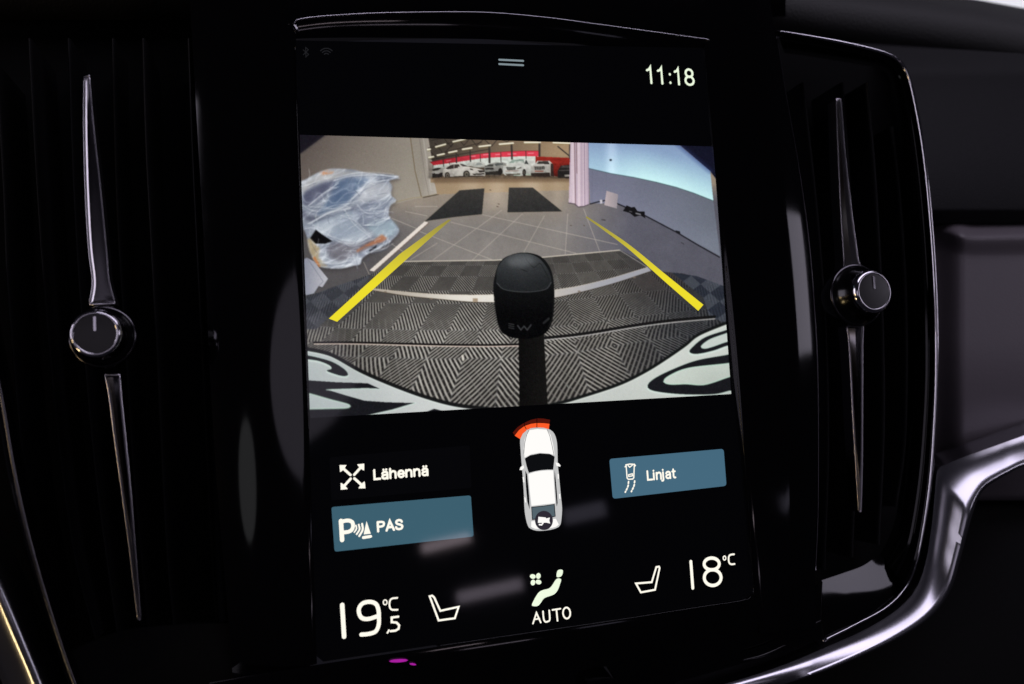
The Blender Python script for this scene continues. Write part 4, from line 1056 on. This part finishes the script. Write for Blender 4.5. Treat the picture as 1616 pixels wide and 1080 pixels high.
# ------------------------------------------------------------------ silver trim
def trim(name, I, O, prof, label, n=130):
    A, B = spline(I, n), spline(O, n)
    wid = np.array([np.linalg.norm(U(*b) - U(*a)) for a, b in zip(A, B)]) / 10.0
    rows = [np.array([U(a, b, d * w) for (a, b), w in zip(A * (1 - t) + B * t, wid)]) for t, d in prof]
    rows = [rows[0] + np.array([0, 14, 0])] + rows + [rows[-1] + np.array([0, 14, 0])]
    return tag(build(name, *loft(rows), SATIN, None, sharp=70), label, 'trim')
IR = [(1040, 1106), (1150, 1077), (1230, 1051), (1300, 1022), (1370, 990), (1420, 957), (1447, 924), (1461, 880), (1470, 820), (1474, 775), (1478, 740), (1492, 731), (1520, 720), (1560, 706), (1616, 686), (1700, 656)]
OR_ = [(1110, 1122), (1200, 1092), (1290, 1064), (1360, 1036), (1425, 1004), (1472, 972), (1500, 932), (1515, 885), (1527, 840), (1536, 808), (1546, 783), (1556, 770), (1572, 759), (1592, 748), (1618, 736), (1700, 715)]
trim('console_trim', IR, OR_, [(0, 4.0), (.03, 2.2), (.15, 2.05), (.35, 1.4), (.55, .45), (.75, -.6), (.9, -1.45), (.95, -1.4), (1.0, 1.2)], 'satin silver trim curving under the vent and out along the passenger panel')
IL = [(-60, 780), (-20, 860), (10, 920), (36, 980), (60, 1040), (92, 1120)]
OL = [(-130, 800), (-90, 880), (-60, 940), (-30, 1010), (0, 1070), (20, 1130)]
trim('console_trim', IL, OL, [(0, 3.0), (.05, 0.2), (.12, -1.5), (.22, -2.0), (.34, -1.5), (.5, 0.6), (.75, 6.0), (1.0, 12.0)], 'satin silver trim at the foot of the steering wheel side vent')

# ------------------------------------------------------------------ dashboard behind
def sheet(name, xs, ys, depth, m, **kw):
    rows = [np.array([U(x, y, depth(x, y)) for x in xs]) for y in ys]
    back = [np.array([U(x, y, depth(x, y)) + np.array([0, 25, 0]) for x in xs]) for y in (ys[-1],)]
    return build(name, *loft(rows + back), m, None, **kw)
sst = lambda a, b, x: (lambda t: t * t * (3 - 2 * t))(min(1, max(0, (x - a) / (b - a))))
def pd(x, y):
    yy = y + (x - 1540) * 0.02 + 14 * (1 - sst(1478, 1540, x))
    up = sst(318, 380, yy) - 0.10 * sst(372, 410, yy)
    lf = sst(1462, 1524, x)
    roll = max(0, (yy - 540) / 200) ** 2 * 10
    return 40 - 26 * up * (0.45 + 0.55 * lf) + roll
xs = np.r_[np.linspace(1440, 1530, 40), np.linspace(1536, 1800, 24)]
ys = np.r_[np.linspace(322, 404, 46), np.linspace(412, 790, 40)]
tag(sheet('passenger_panel', xs, ys, pd, DOORP), 'grey satin passenger side panel with a raised rounded field above the silver trim', 'dash panel')
edge = lambda x: np.interp(x, [1100, 1300, 1450, 1545, 1616, 1760], [-66, -34, -14, 0, 13, 40])
rows = []
for t, d in ((6, 200), (2, 150), (0, 110), (1, 90), (4, 74), (9, 60), (15, 49), (22, 42), (30, 38), (40, 36.5), (54, 36.5), (72, 38), (90, 42), (104, 48)):
    rows.append(np.array([U(x, t + edge(x), d) for x in np.linspace(1080, 1780, 60)]))
tag(build('dashboard_pad', *loft(rows), PADTOP, None), 'matte black dashboard pad rolling down below the bright windscreen', 'dashboard')
fx0 = lambda y: np.interp(y, [40, 52, 60, 70, 82, 95, 120, 180, 260, 352], [1180, 1232, 1292, 1348, 1392, 1417, 1434, 1447, 1459, 1468])
fd = lambda y: 32 - 16 * sst(90, 335, y) + 5 * sst(330, 352, y) + 12 * sst(120, 50, y)
fy = np.r_[np.linspace(40, 300, 50), np.linspace(306, 352, 16)]
rows = [np.array([U(x, y, fd(y)) for x in np.linspace(fx0(y), 1800, 40)]) for y in fy]
tag(build('dashboard_fascia', *loft(rows + [rows[-1] + np.array([0, 20, 0])]), LEATHER, None), 'black leather fascia between the dashboard pad and the passenger panel', 'dashboard')
rows = [np.array([U(x, y, d) for x in np.linspace(-300, 1240, 40)]) for y, d in ((-220, 60), (-120, 40), (-70, 30), (-30, 26), (20, 34), (40, 48))]
tag(build('dashboard_cowl', *loft(rows), LEATHER, None), 'black dashboard cowl above the screen', 'dashboard')
rows = [np.array([U(x, y, d) for x in np.linspace(900, 1800, 50)]) for y, d in ((730, 60), (760, 46), (820, 40), (950, 36), (1100, 34), (1250, 40))]
tag(build('lower_dashboard', *loft(rows), mat('lower_dash', (0.003, 0.003, 0.0033), 0.8, spec=0.2, bump=.3), None), 'black lower dashboard below the silver trim', 'dashboard')
wsm = mat('daylit_windscreen', (0.1, 0.1, 0.1), 0.2, emit=(232, 232, 240), estr=1.0)
pts = [(1380, -120), (1840, -120), (1840, 90), (1380, 90)]
f_ = [U(a, b, 230) for a, b in pts]; k_ = [p + np.array([0, 6, 0]) for p in f_]
tag(build('windscreen', f_ + k_, [(3, 2, 1, 0), (4, 5, 6, 7), (0, 1, 5, 4), (1, 2, 6, 5), (2, 3, 7, 6), (3, 0, 4, 7)], wsm, None, smooth=False), 'sliver of bright windscreen above the dashboard top', 'windscreen')
